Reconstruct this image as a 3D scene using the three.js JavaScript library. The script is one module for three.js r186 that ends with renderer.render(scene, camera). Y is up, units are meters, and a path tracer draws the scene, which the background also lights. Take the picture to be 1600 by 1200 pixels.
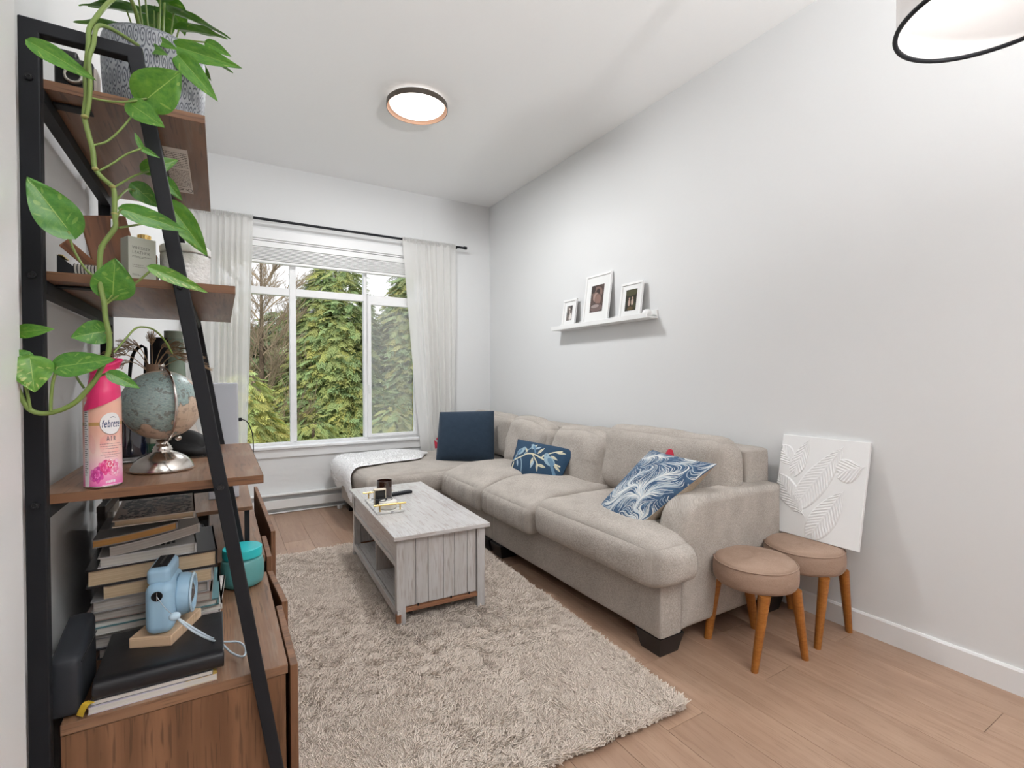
import * as THREE from 'three';
import { RoundedBoxGeometry } from 'three/addons/geometries/RoundedBoxGeometry.js';
import { mergeGeometries } from 'three/addons/utils/BufferGeometryUtils.js';
import { RectAreaLightUniformsLib } from 'three/addons/lights/RectAreaLightUniformsLib.js';

// ---------- camera, sky, sun, exposure ----------
const R = Math.PI / 180;
const scene = new THREE.Scene();
const F = 769.34, EYE = new THREE.Vector3(0, 1.2, 0);
const camera = new THREE.PerspectiveCamera(2 * Math.atan(600 / F) / R, 4 / 3, 0.05, 200);
camera.position.copy(EYE);
camera.rotation.order = 'YXZ';
camera.rotation.set(-0.779 * R, -30.609 * R, -0.154 * R);
camera.updateMatrixWorld(true);
scene.add(camera);
const renderer = new THREE.WebGLRenderer({ antialias: true });
renderer.toneMapping = THREE.LinearToneMapping;
renderer.toneMappingExposure = 1.04;
renderer.shadowMap.enabled = true;
RectAreaLightUniformsLib.init();

function mulberry(a) { return () => { a |= 0; a = a + 0x6D2B79F5 | 0; let t = Math.imul(a ^ a >>> 15, 1 | a); t = t + Math.imul(t ^ t >>> 7, 61 | t) ^ t; return ((t ^ t >>> 14) >>> 0) / 4294967296; }; }
const rnd = mulberry(7), rr = (a, b) => a + (b - a) * rnd();
const lerp = (a, b, t) => a + (b - a) * t, clamp = (x, a = 0, b = 1) => Math.min(b, Math.max(a, x));
const sstep = (a, b, x) => { const t = clamp((x - a) / (b - a)); return t * t * (3 - 2 * t); };
function hash2(x, y, s) { let h = Math.imul(x, 374761393) + Math.imul(y, 668265263) + Math.imul(s, 1442695041) | 0; h = Math.imul(h ^ h >>> 13, 1274126177); return ((h ^ h >>> 16) >>> 0) / 4294967296; }
function vnoise(x, y, px, py, s) {           // value noise that repeats every px by py cells
  const xi = Math.floor(x), yi = Math.floor(y), fx = x - xi, fy = y - yi, u = fx * fx * (3 - 2 * fx), v = fy * fy * (3 - 2 * fy);
  const m = (a, p) => ((a % p) + p) % p, x0 = m(xi, px), x1 = m(xi + 1, px), y0 = m(yi, py), y1 = m(yi + 1, py);
  return lerp(lerp(hash2(x0, y0, s), hash2(x1, y0, s), u), lerp(hash2(x0, y1, s), hash2(x1, y1, s), u), v);
}
function fbm(x, y, px, py, s, o = 4) { let a = 0, w = 0.5, t = 0; for (let i = 0; i < o; i++) { a += w * vnoise(x, y, px, py, s + i * 17); t += w; x *= 2; y *= 2; px *= 2; py *= 2; w *= 0.5; } return a / t; }
const n3 = (x, y, z, s = 1) => (vnoise(x + 31.7 * s, y + z * 0.73, 4096, 4096, s) + vnoise(y + 11.3, z - x * 0.61, 4096, 4096, s + 5) + vnoise(z + 5.1, x + y * 0.57, 4096, 4096, s + 9)) / 3 - 0.5;

function dataTex(w, h, fn, srgb = true, rx = 1, ry = 1) {
  const d = new Uint8Array(w * h * 4);
  for (let j = 0; j < h; j++) for (let i = 0; i < w; i++) { const c = fn(i / w, j / h, i, j), k = (j * w + i) * 4; if (typeof c === 'number') d[k] = d[k + 1] = d[k + 2] = clamp(c) * 255; else for (let q = 0; q < 3; q++) d[k + q] = clamp(c[q]) * 255; d[k + 3] = 255; }
  const t = new THREE.DataTexture(d, w, h); t.wrapS = t.wrapT = THREE.RepeatWrapping; t.magFilter = THREE.LinearFilter; t.minFilter = THREE.LinearMipmapLinearFilter; t.generateMipmaps = true;
  if (srgb) t.colorSpace = THREE.SRGBColorSpace; t.repeat.set(rx, ry); t.needsUpdate = true; return t;
}
function canvasTex(w, h, draw) { const c = document.createElement('canvas'); c.width = w; c.height = h; draw(c.getContext('2d'), w, h); const t = new THREE.CanvasTexture(c); t.colorSpace = THREE.SRGBColorSpace; t.wrapS = t.wrapT = THREE.RepeatWrapping; return t; }
const mix3 = (a, b, t) => [lerp(a[0], b[0], t), lerp(a[1], b[1], t), lerp(a[2], b[2], t)];

// bright broken cloud over a pale blue sky, the same all round
scene.background = (() => {
  const t = dataTex(512, 256, (u, v) => {
    const e = Math.max(0, v - 0.5) * 2, c = sstep(0.36, 0.62, fbm(u * 14, v * 18, 14, 18, 3, 5));
    return mix3([0.80, 0.865, 0.955], [0.955, 0.96, 0.97], clamp(c + 0.15 - e * 0.1));
  });
  t.mapping = THREE.EquirectangularReflectionMapping; return t;
})();
scene.backgroundIntensity = 1.4;
const sun = new THREE.DirectionalLight(new THREE.Color().setRGB(1, 0.96, 0.86), 3.0);   // hazy sun high behind the house
sun.position.set(-6, 26, 16); sun.target.position.set(2, 0, -14); sun.castShadow = true; sun.shadow.radius = 14;
Object.assign(sun.shadow.camera, { left: -20, right: 20, top: 20, bottom: -20, near: 1, far: 80 });
scene.add(sun, sun.target);
const LAMP = { ceiling: 170, pendant: 0.06, rear: 11, up: 55 };  // rear and up serve the lamps out of view behind the camera

// ---------- helpers ----------
const Vec = (x, y, z) => new THREE.Vector3(x, y, z);
function on(px, py, axis, val) {             // the place where a sight line meets the plane axis = val
  const d = Vec((px - 800) / F, -(py - 600) / F, -1).applyQuaternion(camera.quaternion);
  return EYE.clone().addScaledVector(d, (val - EYE[axis]) / d[axis]);
}
const used = {};
function numbered(n) { const k = used[n] = (used[n] ?? -1) + 1; return k ? `${n}_${String(k).padStart(3, '0')}` : n; }
function shadows(o) { o.castShadow = o.receiveShadow = true; return o; }
function thing(name, label, category, pos = [0, 0, 0], turn = 0, group) {
  const g = new THREE.Group(); g.name = numbered(name); g.position.set(...pos); g.rotation.y = turn; g.userData = { label, category };
  if (group) g.userData.group = group; scene.add(g); g.updateMatrixWorld(true); return g;
}
function structure(name) { const g = new THREE.Group(); g.name = name; g.userData = { kind: 'structure' }; scene.add(g); return g; }
function part(parent, name, geo, mat, label) { const m = shadows(new THREE.Mesh(geo, mat)); m.name = name; if (label) m.userData.label = label; parent.add(m); return m; }
function wpart(parent, name, geo, mat, label) {   // geometry given in room coordinates
  parent.updateWorldMatrix(true, false); return part(parent, name, geo.clone().applyMatrix4(parent.matrixWorld.clone().invert()), mat, label);
}
function solo(name, geo, mat, label, category, pos = [0, 0, 0], turn = 0, group) { const m = shadows(new THREE.Mesh(geo, mat)); m.name = numbered(name); m.position.set(...pos); m.rotation.y = turn; m.userData = { label, category }; if (group) m.userData.group = group; scene.add(m); return m; }
function merge(list) {
  return mergeGeometries(list.map(g => { const h = g.index ? g.toNonIndexed() : g.clone(); for (const k of Object.keys(h.attributes)) if (!['position', 'normal', 'uv'].includes(k)) h.deleteAttribute(k); h.morphAttributes = {}; h.clearGroups?.(); return h; }));
}
function boxUV(g, grain = 'x', ou = 0, ov = 0) {   // uv in metres, u along the grain
  const p = g.attributes.position, n = g.attributes.normal, uv = new Float32Array(p.count * 2), ax = ['x', 'y', 'z'], gi = ax.indexOf(grain);
  for (let i = 0; i < p.count; i++) {
    const P = [p.getX(i), p.getY(i), p.getZ(i)], N = [Math.abs(n.getX(i)), Math.abs(n.getY(i)), Math.abs(n.getZ(i))], f = N.indexOf(Math.max(...N));
    const o = [0, 1, 2].filter(k => k !== f); let a, b; if (f === gi) [a, b] = o; else { a = gi; b = o.find(k => k !== gi); }
    uv[2 * i] = P[a] + ou; uv[2 * i + 1] = P[b] + ov + f * 0.137;
  }
  g.setAttribute('uv', new THREE.BufferAttribute(uv, 2)); return g;
}
function place(g, x = 0, y = 0, z = 0, rx = 0, ry = 0, rz = 0) { return g.applyMatrix4(new THREE.Matrix4().compose(Vec(x, y, z), new THREE.Quaternion().setFromEuler(new THREE.Euler(rx, ry, rz, 'YXZ')), Vec(1, 1, 1))); }
function box(w, h, d, x = 0, y = 0, z = 0, o = {}) {
  const r = Math.min(o.r ?? 0.002, w / 2.01, h / 2.01, d / 2.01);
  let g = new RoundedBoxGeometry(w, h, d, o.s ?? 1, r); boxUV(g, o.grain ?? 'x', o.ou ?? 0, o.ov ?? 0); return place(g, x, y, z, o.rx, o.ry, o.rz);
}
const span = (x0, x1, y0, y1, z0, z1, o) => box(Math.abs(x1 - x0), Math.abs(y1 - y0), Math.abs(z1 - z0), (x0 + x1) / 2, (y0 + y1) / 2, (z0 + z1) / 2, o);
function cyl(r0, r1, h, x = 0, y = 0, z = 0, o = {}) { const g = new THREE.CylinderGeometry(r1, r0, h, o.n ?? 32, o.hs ?? 1, o.open ?? false); return place(g, x, y + h / 2, z, o.rx, o.ry, o.rz); }
function lathe(pts, x = 0, y = 0, z = 0, n = 48) { return place(new THREE.LatheGeometry(pts.map(p => new THREE.Vector2(...p)), n), x, y, z); }
function tube(pts, r, n = 40, rn = 8, closed = false) { return new THREE.TubeGeometry(new THREE.CatmullRomCurve3(pts.map(p => p.isVector3 ? p : Vec(...p)), closed, 'centripetal'), n, r, rn, closed); }
function bar(a, b, w, d, o = {}) {            // square bar between two points, w across the view plane, d in depth
  const A = Vec(...a), B = Vec(...b), L = A.distanceTo(B), g = boxUV(new RoundedBoxGeometry(w, L, d, 1, Math.min(w, d) * 0.12), 'y');
  const y = B.clone().sub(A).normalize(), x = Math.abs(y.x) < 0.9 ? Vec(1, 0, 0) : Vec(0, 1, 0); x.sub(y.clone().multiplyScalar(x.dot(y))).normalize(); const z = x.clone().cross(y);
  return g.applyMatrix4(new THREE.Matrix4().makeBasis(x, y, z).setPosition(A.clone().add(B).multiplyScalar(0.5)));
}
function smooth(g) {                           // one normal per place, so that seams of a folded grid vanish
  g.computeVertexNormals(); const p = g.attributes.position, n = g.attributes.normal, m = new Map(), key = i => `${Math.round(p.getX(i) * 2e4)},${Math.round(p.getY(i) * 2e4)},${Math.round(p.getZ(i) * 2e4)}`;
  for (let i = 0; i < p.count; i++) { const k = key(i); const a = m.get(k) ?? [0, 0, 0]; a[0] += n.getX(i); a[1] += n.getY(i); a[2] += n.getZ(i); m.set(k, a); }
  for (let i = 0; i < p.count; i++) { const a = m.get(key(i)), l = Math.hypot(...a) || 1; n.setXYZ(i, a[0] / l, a[1] / l, a[2] / l); }
  return g;
}
function cushion(w, h, d, o = {}) {            // stuffed block: rounded edges, crowned faces, soft wrinkles
  const { r = 0.05, up = 0.03, dn = 0, side = 0.01, wr = 0.004, seed = 1, f = 6, nx = 28, ny = 12, nz = 28, warp } = o;
  const g = new THREE.BoxGeometry(1, 1, 1, nx, ny, nz), p = g.attributes.position; boxUV(g.scale(w, h, d), 'x'); g.scale(1 / w, 1 / h, 1 / d);
  const q = Vec(), inn = Vec(), dir = Vec(), e = t => 0.5 * Math.sin(Math.PI * t);
  for (let i = 0; i < p.count; i++) {
    const a = e(p.getX(i)), b = e(p.getY(i)), c = e(p.getZ(i)); q.set(a * w, b * h, c * d);
    inn.set(clamp(q.x, -w / 2 + r, w / 2 - r), clamp(q.y, -h / 2 + Math.min(r, h / 2.02), h / 2 - Math.min(r, h / 2.02)), clamp(q.z, -d / 2 + r, d / 2 - r)); dir.copy(q).sub(inn); const l = dir.length();
    if (l > 1e-6) { dir.multiplyScalar(1 / l); q.copy(inn).addScaledVector(dir, Math.min(r, l)); } else dir.set(0, Math.sign(b), 0);
    const fa = 1 - 4 * a * a, fb = 1 - 4 * b * b, fc = 1 - 4 * c * c;
    q.y += b > 0 ? up * Math.pow(fa * fc, 0.6) * 2 * b : dn * fa * fc * 2 * b; q.x += side * fb * fc * 2 * a; q.z += side * fb * fa * 2 * c;
    const n = n3(q.x * f, q.y * f, q.z * f, seed) + 0.5 * n3(q.x * f * 2.3, q.y * f * 2.3, q.z * f * 2.3, seed + 3);
    q.addScaledVector(dir, n * wr * 2); if (warp) warp(q, a, b, c); p.setXYZ(i, q.x, q.y, q.z);
  }
  return smooth(g);
}
function padded(shape, z0, z1, bev, cx, cy, o = {}) {   // upholstered slab: a closed outline between z0 and z1 with rolled edges
  let pts = shape.getPoints(o.n ?? 20).filter((p, i, a) => p.distanceTo(a[(i + 1) % a.length]) > 1e-4); const sp = []; pts.forEach((p, i) => { const q = pts[(i + 1) % pts.length], k = Math.max(1, Math.ceil(p.distanceTo(q) / 0.03)); for (let j = 0; j < k; j++) sp.push(p.clone().lerp(q, j / k)); }); pts = sp;
  const N = pts.length, area = pts.reduce((s, p, i) => s + p.x * pts[(i + 1) % N].y - pts[(i + 1) % N].x * p.y, 0); if (area < 0) pts.reverse();
  let nor = pts.map((p, i) => { const a = pts[(i + N - 2) % N], c = pts[(i + 2) % N]; return new THREE.Vector2(c.y - a.y, -(c.x - a.x)).normalize(); });
  const rows = []; const S = 6;                              // rows of [x, y, z]
  const ring = (ins, z, k = 1) => rows.push(pts.map((p, i) => { const x = p.x - nor[i].x * ins, y = p.y - nor[i].y * ins; return [lerp(cx, x, k), lerp(cy, y, k), z]; }));
  for (const k of [0.001, 0.25, 0.5, 0.75, 0.9]) ring(bev, z0 - (o.puff ?? 0) * (1 - k * k), k);
  for (let s = 0; s <= S; s++) { const t = s / S * Math.PI / 2; ring(bev * (1 - Math.sin(t)), z0 + bev * (1 - Math.cos(t))); }
  for (let s = 0; s <= S; s++) { const t = s / S * Math.PI / 2; ring(bev * (1 - Math.cos(t)), z1 - bev * (1 - Math.sin(t))); }
  for (const k of [0.9, 0.75, 0.5, 0.25, 0.001]) ring(bev, z1 + (o.puff ?? 0) * (1 - k * k), k);
  const pos = [], uv = [], idx = []; rows.forEach((r, j) => { for (let i = 0; i <= N; i++) { const q = r[i % N]; pos.push(...q); uv.push(q[0] + q[2], q[1] + q[2] * 0.7); } });
  for (let j = 0; j < rows.length - 1; j++) for (let i = 0; i < N; i++) { const a = j * (N + 1) + i, c = a + N + 1; idx.push(a, a + 1, c + 1, a, c + 1, c); }
  const g = new THREE.BufferGeometry(); g.setAttribute('position', new THREE.Float32BufferAttribute(pos, 3)); g.setAttribute('uv', new THREE.Float32BufferAttribute(uv, 2)); g.setIndex(idx); return smooth(g);
}
function sheetGeo(nu, nv, fn, uvfn) {           // a grid of points fn(u, v)
  const pos = [], uv = [], idx = [];
  for (let j = 0; j <= nv; j++) for (let i = 0; i <= nu; i++) { const u = i / nu, v = j / nv, q = fn(u, v); pos.push(q.x ?? q[0], q.y ?? q[1], q.z ?? q[2]); uv.push(...(uvfn ? uvfn(u, v) : [u, v])); }
  for (let j = 0; j < nv; j++) for (let i = 0; i < nu; i++) { const a = j * (nu + 1) + i, b = a + 1, c = a + nu + 1, d = c + 1; idx.push(a, b, d, a, d, c); }
  const g = new THREE.BufferGeometry(); g.setAttribute('position', new THREE.Float32BufferAttribute(pos, 3)); g.setAttribute('uv', new THREE.Float32BufferAttribute(uv, 2)); g.setIndex(idx); g.computeVertexNormals(); return g;
}
function pillowShell(A, B, C, D, T, sgn, o = {}) { // half of a throw pillow: A B bottom edge, D C top edge, seen with A at the left
  const n = B.clone().sub(A).cross(D.clone().sub(A)).normalize().multiplyScalar(sgn), nn = 30, mid = A.clone().add(B).add(C).add(D).multiplyScalar(0.25), pinch = o.pinch ?? 0.06;
  const g = sheetGeo(nn, nn, (u, v) => {
    const p = A.clone().lerp(B, u).lerp(D.clone().lerp(C, u), v), a = 2 * u - 1, b = 2 * v - 1;
    const in1 = pinch * ((1 - b * b) * Math.pow(Math.abs(a), 6) + (1 - a * a) * Math.pow(Math.abs(b), 6)); p.lerp(mid, in1);
    const t = Math.pow(Math.max(0, (1 - Math.pow(Math.abs(a), 2.4)) * (1 - Math.pow(Math.abs(b), 2.4))), 0.55);
    return p.addScaledVector(n, T * t + (t > 0.02 ? (o.wr ?? 0.006) * n3(p.x * 9, p.y * 9, p.z * 9, o.seed ?? 4) : 0));
  }, (u, v) => [sgn > 0 ? u : 1 - u, v]);
  if (sgn < 0) { const ix = g.index.array; for (let i = 0; i < ix.length; i += 3) { const t = ix[i + 1]; ix[i + 1] = ix[i + 2]; ix[i + 2] = t; } g.computeVertexNormals(); }
  return g;
}

// ---------- materials ----------
const M = {};
const std = (o) => new THREE.MeshStandardMaterial(o), phy = (o) => new THREE.MeshPhysicalMaterial(o), rgb = (r, g, b) => new THREE.Color().setRGB(r, g, b);
const plaster = dataTex(256, 256, (u, v) => 0.5 + 0.5 * (fbm(u * 40, v * 40, 40, 40, 5, 3) - 0.5), false, 1.2, 1.2);
M.wall = std({ color: rgb(0.755, 0.76, 0.76), roughness: 0.75, bumpMap: plaster, bumpScale: 0.0006 });
M.ceil = std({ color: rgb(0.89, 0.89, 0.885), roughness: 0.9, bumpMap: plaster, bumpScale: 0.001 });
M.trim = std({ color: rgb(0.83, 0.83, 0.83), roughness: 0.4 });
M.vinyl = std({ color: rgb(0.84, 0.84, 0.84), roughness: 0.35 });
M.glass = phy({ color: rgb(1, 1, 1), roughness: 0, transmission: 1, thickness: 0, ior: 1.45, specularIntensity: 0.02 });
M.black = phy({ color: rgb(0.011, 0.012, 0.015), roughness: 0.55, specularIntensity: 0.55 });
M.blackSatin = std({ color: rgb(0.012, 0.012, 0.014), roughness: 0.3 });
M.white = std({ color: rgb(0.84, 0.84, 0.83), roughness: 0.35 });
M.gold = std({ color: rgb(0.78, 0.56, 0.22), roughness: 0.25, metalness: 1 });
M.steel = std({ color: rgb(0.6, 0.6, 0.6), roughness: 0.25, metalness: 1 });
function woodTex(pal, seed, o = {}) {            // u along the grain over 1 m, v across over 0.5 m
  const { knots = 0.4, streak = 0.5, worn = 0, wornColor = [1, 1, 1], w = 1024, h = 512 } = o;
  return dataTex(w, h, (u, v) => {
    const wv = v + 0.03 * (fbm(u * 4, v * 4, 4, 4, seed + 40, 3) - 0.5), ring = fbm(u * 3, wv * 24, 3, 24, seed, 4), fine = fbm(u * 16, wv * 180, 16, 180, seed + 9, 2), patch = fbm(u * 5, v * 5, 5, 5, seed + 21, 3);
    let t = clamp(0.5 + (ring - 0.5) * 1.8 * streak * 2 + (patch - 0.5) * knots), c = mix3(pal[0], pal[1], t);
    const pore = sstep(0.62, 0.78, fine); c = mix3(c, pal[2], pore * 0.5);
    if (worn) { const k = sstep(0.5, 0.72, fbm(u * 7, v * 22, 7, 22, seed + 60, 4) * 0.75 + 0.25 * fine); c = mix3(c, wornColor, k * worn); }
    return c;
  }, true, 1, 2);
}
const woodBump = dataTex(512, 512, (u, v) => fbm(u * 8, v * 120, 8, 120, 77, 2), false, 1, 2);
M.rustic = std({ map: woodTex([[0.58, 0.435, 0.33], [0.445, 0.32, 0.235], [0.28, 0.195, 0.14]], 11, { worn: 0.5, wornColor: [0.61, 0.54, 0.48], knots: 0.8 }), roughness: 0.38, bumpMap: woodBump, bumpScale: 0.0003 });
M.rusticEdge = std({ map: woodTex([[0.56, 0.40, 0.285], [0.425, 0.29, 0.195], [0.28, 0.185, 0.125]], 15, { knots: 0.6 }), roughness: 0.5, bumpMap: woodBump, bumpScale: 0.0003 });
M.wash = std({ map: woodTex([[0.80, 0.79, 0.785], [0.75, 0.735, 0.725], [0.63, 0.59, 0.565]], 23, { worn: 0.28, wornColor: [0.64, 0.585, 0.55], knots: 0.7, streak: 0.4 }), roughness: 0.24, bumpMap: woodBump, bumpScale: 0.0002 });
M.rawboard = std({ map: woodTex([[0.63, 0.45, 0.33], [0.55, 0.37, 0.26], [0.4, 0.26, 0.18]], 31), roughness: 0.8 });
M.honey = std({ map: woodTex([[0.665, 0.425, 0.18], [0.58, 0.345, 0.12], [0.44, 0.25, 0.09]], 35, { streak: 0.35 }), roughness: 0.42 });
M.pine = std({ map: woodTex([[0.89, 0.78, 0.66], [0.84, 0.71, 0.58], [0.74, 0.6, 0.47]], 41, { streak: 0.3, w: 512, h: 256 }), roughness: 0.55 });
M.plaque = std({ map: woodTex([[0.52, 0.33, 0.21], [0.43, 0.26, 0.16], [0.28, 0.16, 0.1]], 43, { w: 512, h: 256 }), roughness: 0.6 });
const oakTones = [[0, 0, 0], [-0.02, -0.02, -0.018], [0.015, 0.012, 0.01], [-0.008, -0.012, -0.014]];
M.oak = oakTones.map((d, i) => std({ map: woodTex([[0.675 + d[0], 0.56 + d[1], 0.475 + d[2]], [0.615 + d[0], 0.495 + d[1], 0.415 + d[2]], [0.54, 0.425, 0.35]], 51 + i * 7, { streak: 0.36, knots: 0.7 }), roughness: 0.36, bumpMap: woodBump, bumpScale: 0.00015 }));
const weave = (s, k = 1) => dataTex(512, 512, (u, v, i, j) => 0.5 + k * 0.5 * (hash2(i >> 1, j >> 1, s) - 0.5) + k * 0.35 * (vnoise(u * 128, v * 128, 128, 128, s + 3) - 0.5) + 0.25 * (fbm(u * 8, v * 8, 8, 8, s + 5, 3) - 0.5), false, 4, 4);
const chenille = (base, amp, s) => dataTex(512, 512, (u, v, i, j) => { const n = (vnoise(u * 200, v * 200, 200, 200, s) - 0.5) * 0.75 + (hash2(i >> 1, j >> 1, s) - 0.5) * 0.5 + (fbm(u * 6, v * 6, 6, 6, s + 5, 4) - 0.5) * 0.5; return base.map(c => c + n * amp); }, true, 2.6, 2.6);
M.sofa = phy({ map: chenille([0.68, 0.648, 0.615], 0.17, 3), roughness: 0.95, bumpMap: weave(9), bumpScale: 0.0005, sheen: 0.25, sheenRoughness: 0.6, sheenColor: rgb(0.6, 0.55, 0.5) });
M.velvet = phy({ map: chenille([0.63, 0.525, 0.455], 0.12, 13), roughness: 0.75, sheen: 0.9, sheenRoughness: 0.35, sheenColor: rgb(0.75, 0.6, 0.5), bumpMap: weave(19), bumpScale: 0.0002 });
M.navy = phy({ map: chenille([0.135, 0.20, 0.265], 0.08, 33), roughness: 0.95, bumpMap: weave(39), bumpScale: 0.0007, sheen: 0.4, sheenColor: rgb(0.2, 0.25, 0.32) });
M.linen = std({ map: chenille([0.70, 0.635, 0.56], 0.2, 43), roughness: 0.95, bumpMap: weave(49), bumpScale: 0.0003 });
M.sheer = phy({ color: rgb(0.94, 0.93, 0.91), roughness: 0.8, transmission: 0.6, thickness: 0, ior: 1.05, side: THREE.DoubleSide });
M.paper = std({ color: rgb(0.72, 0.66, 0.56), roughness: 0.9 });
M.red = std({ color: rgb(0.5, 0.02, 0.05), roughness: 0.8 });

// ---------- the room ----------
const W = 2.58, D = -4.836, H = 3.08, XL = -0.285, ZB = 3.6, XR = -2.6, ZJ = -0.66;   // right wall, window wall, ceiling, left wall, rear wall, rear left wall, end of the left wall, out of view, set to let light in
const OX0 = -0.06, OX1 = 1.80, OY0 = 0.585, OY1 = 2.42;                               // window opening
solo2('ceiling', span(XR - 0.15, W + 0.15, H, H + 0.15, D - 0.16, ZB + 0.15, { r: 0.001 }), M.ceil);
solo2('wall_right', span(W, W + 0.15, -0.2, H, D - 0.16, ZB + 0.15, { r: 0.001 }), M.wall);
solo2('wall_left', merge([span(XL - 0.15, XL, -0.2, H, D - 0.16, ZJ, { r: 0.001 })]), M.wall);
solo2('wall_rear', span(XR - 0.15, W, -0.2, H, ZB, ZB + 0.15, { r: 0.001 }), M.wall);
solo2('wall_rear_left', span(XR - 0.15, XR, -0.2, H, ZJ - 0.15, ZB, { r: 0.001 }), M.wall);
solo2('wall_return', span(XR, XL - 0.15, -0.2, H, ZJ - 0.15, ZJ, { r: 0.001 }), M.wall);
solo2('wall_window', merge([span(XL, OX0, -0.2, H, D - 0.16, D, { r: 0.001 }), span(OX1, W, -0.2, H, D - 0.16, D, { r: 0.001 }), span(OX0, OX1, -0.2, OY0, D - 0.16, D, { r: 0.001 }), span(OX0, OX1, OY1, H, D - 0.16, D, { r: 0.001 })]), M.wall);
solo2('trim_1', span(XL, -0.247, 0, H, -0.97, -0.70, { r: 0.004, s: 2 }), M.trim);     // white casing at the near end of the left wall
function solo2(name, geo, mat) { const m = shadows(new THREE.Mesh(geo, mat)); m.name = name; m.userData = { kind: 'structure' }; scene.add(m); return m; }
{
  const prof = new THREE.Shape(); prof.moveTo(0, 0); prof.lineTo(0.014, 0); prof.lineTo(0.014, 0.090); prof.lineTo(0.009, 0.0985); prof.lineTo(0, 0.0985); prof.closePath();
  const base = (len) => new THREE.ExtrudeGeometry(prof, { depth: len, bevelEnabled: false });
  solo2('baseboard_right', place(base(ZB - D), W, 0, ZB, 0, Math.PI), M.trim);
  solo2('baseboard_left', place(base(4.1), XL, 0, D + 0.03), M.trim);
}
{ // oak planks laid along the room
  const fl = structure('floor'); part(fl, 'subfloor', span(XR - 0.15, W, -0.2, -0.013, D - 0.16, ZB, { r: 0.001 }), std({ color: rgb(0.09, 0.06, 0.04), roughness: 0.9 }));
  const pw = 0.182, lens = [1.22, 0.9, 0.55], geos = lens.map(L => [0, 1, 2].map(k => boxUV(new RoundedBoxGeometry(pw - 0.0012, 0.013, L - 0.0012, 1, 0.0012), 'z', 0.37 * k, 0.23 * k + 0.11 * L)));
  for (let r = 0; r * pw < W - XL + 0.2; r++) {
    let z = D + 0.02, x = W - 0.012 - pw * (r + 0.5), first = true; if (x - pw / 2 < XL - 0.13) break;
    while (z < 0.4) { const li = first ? [0, 2, 1][r % 3] : 0, L = lens[li]; first = false; const m = part(fl, 'plank', geos[li][(r + Math.floor(z * 3 + 20)) % 3], M.oak[Math.floor(hash2(r, Math.floor(z * 100), 4) * 4)]); m.position.set(x, -0.0065, z + L / 2); z += L; }
  }
  part(fl, 'rear_boards', span(XL - 0.1, W, -0.0131, -0.0001, 0.9, ZB, { grain: 'z', r: 0.001 }), M.oak[0]); part(fl, 'rear_boards', span(XR, XL - 0.101, -0.0131, -0.0001, ZJ, ZB, { grain: 'z', r: 0.001 }), M.oak[1]);
}
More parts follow.
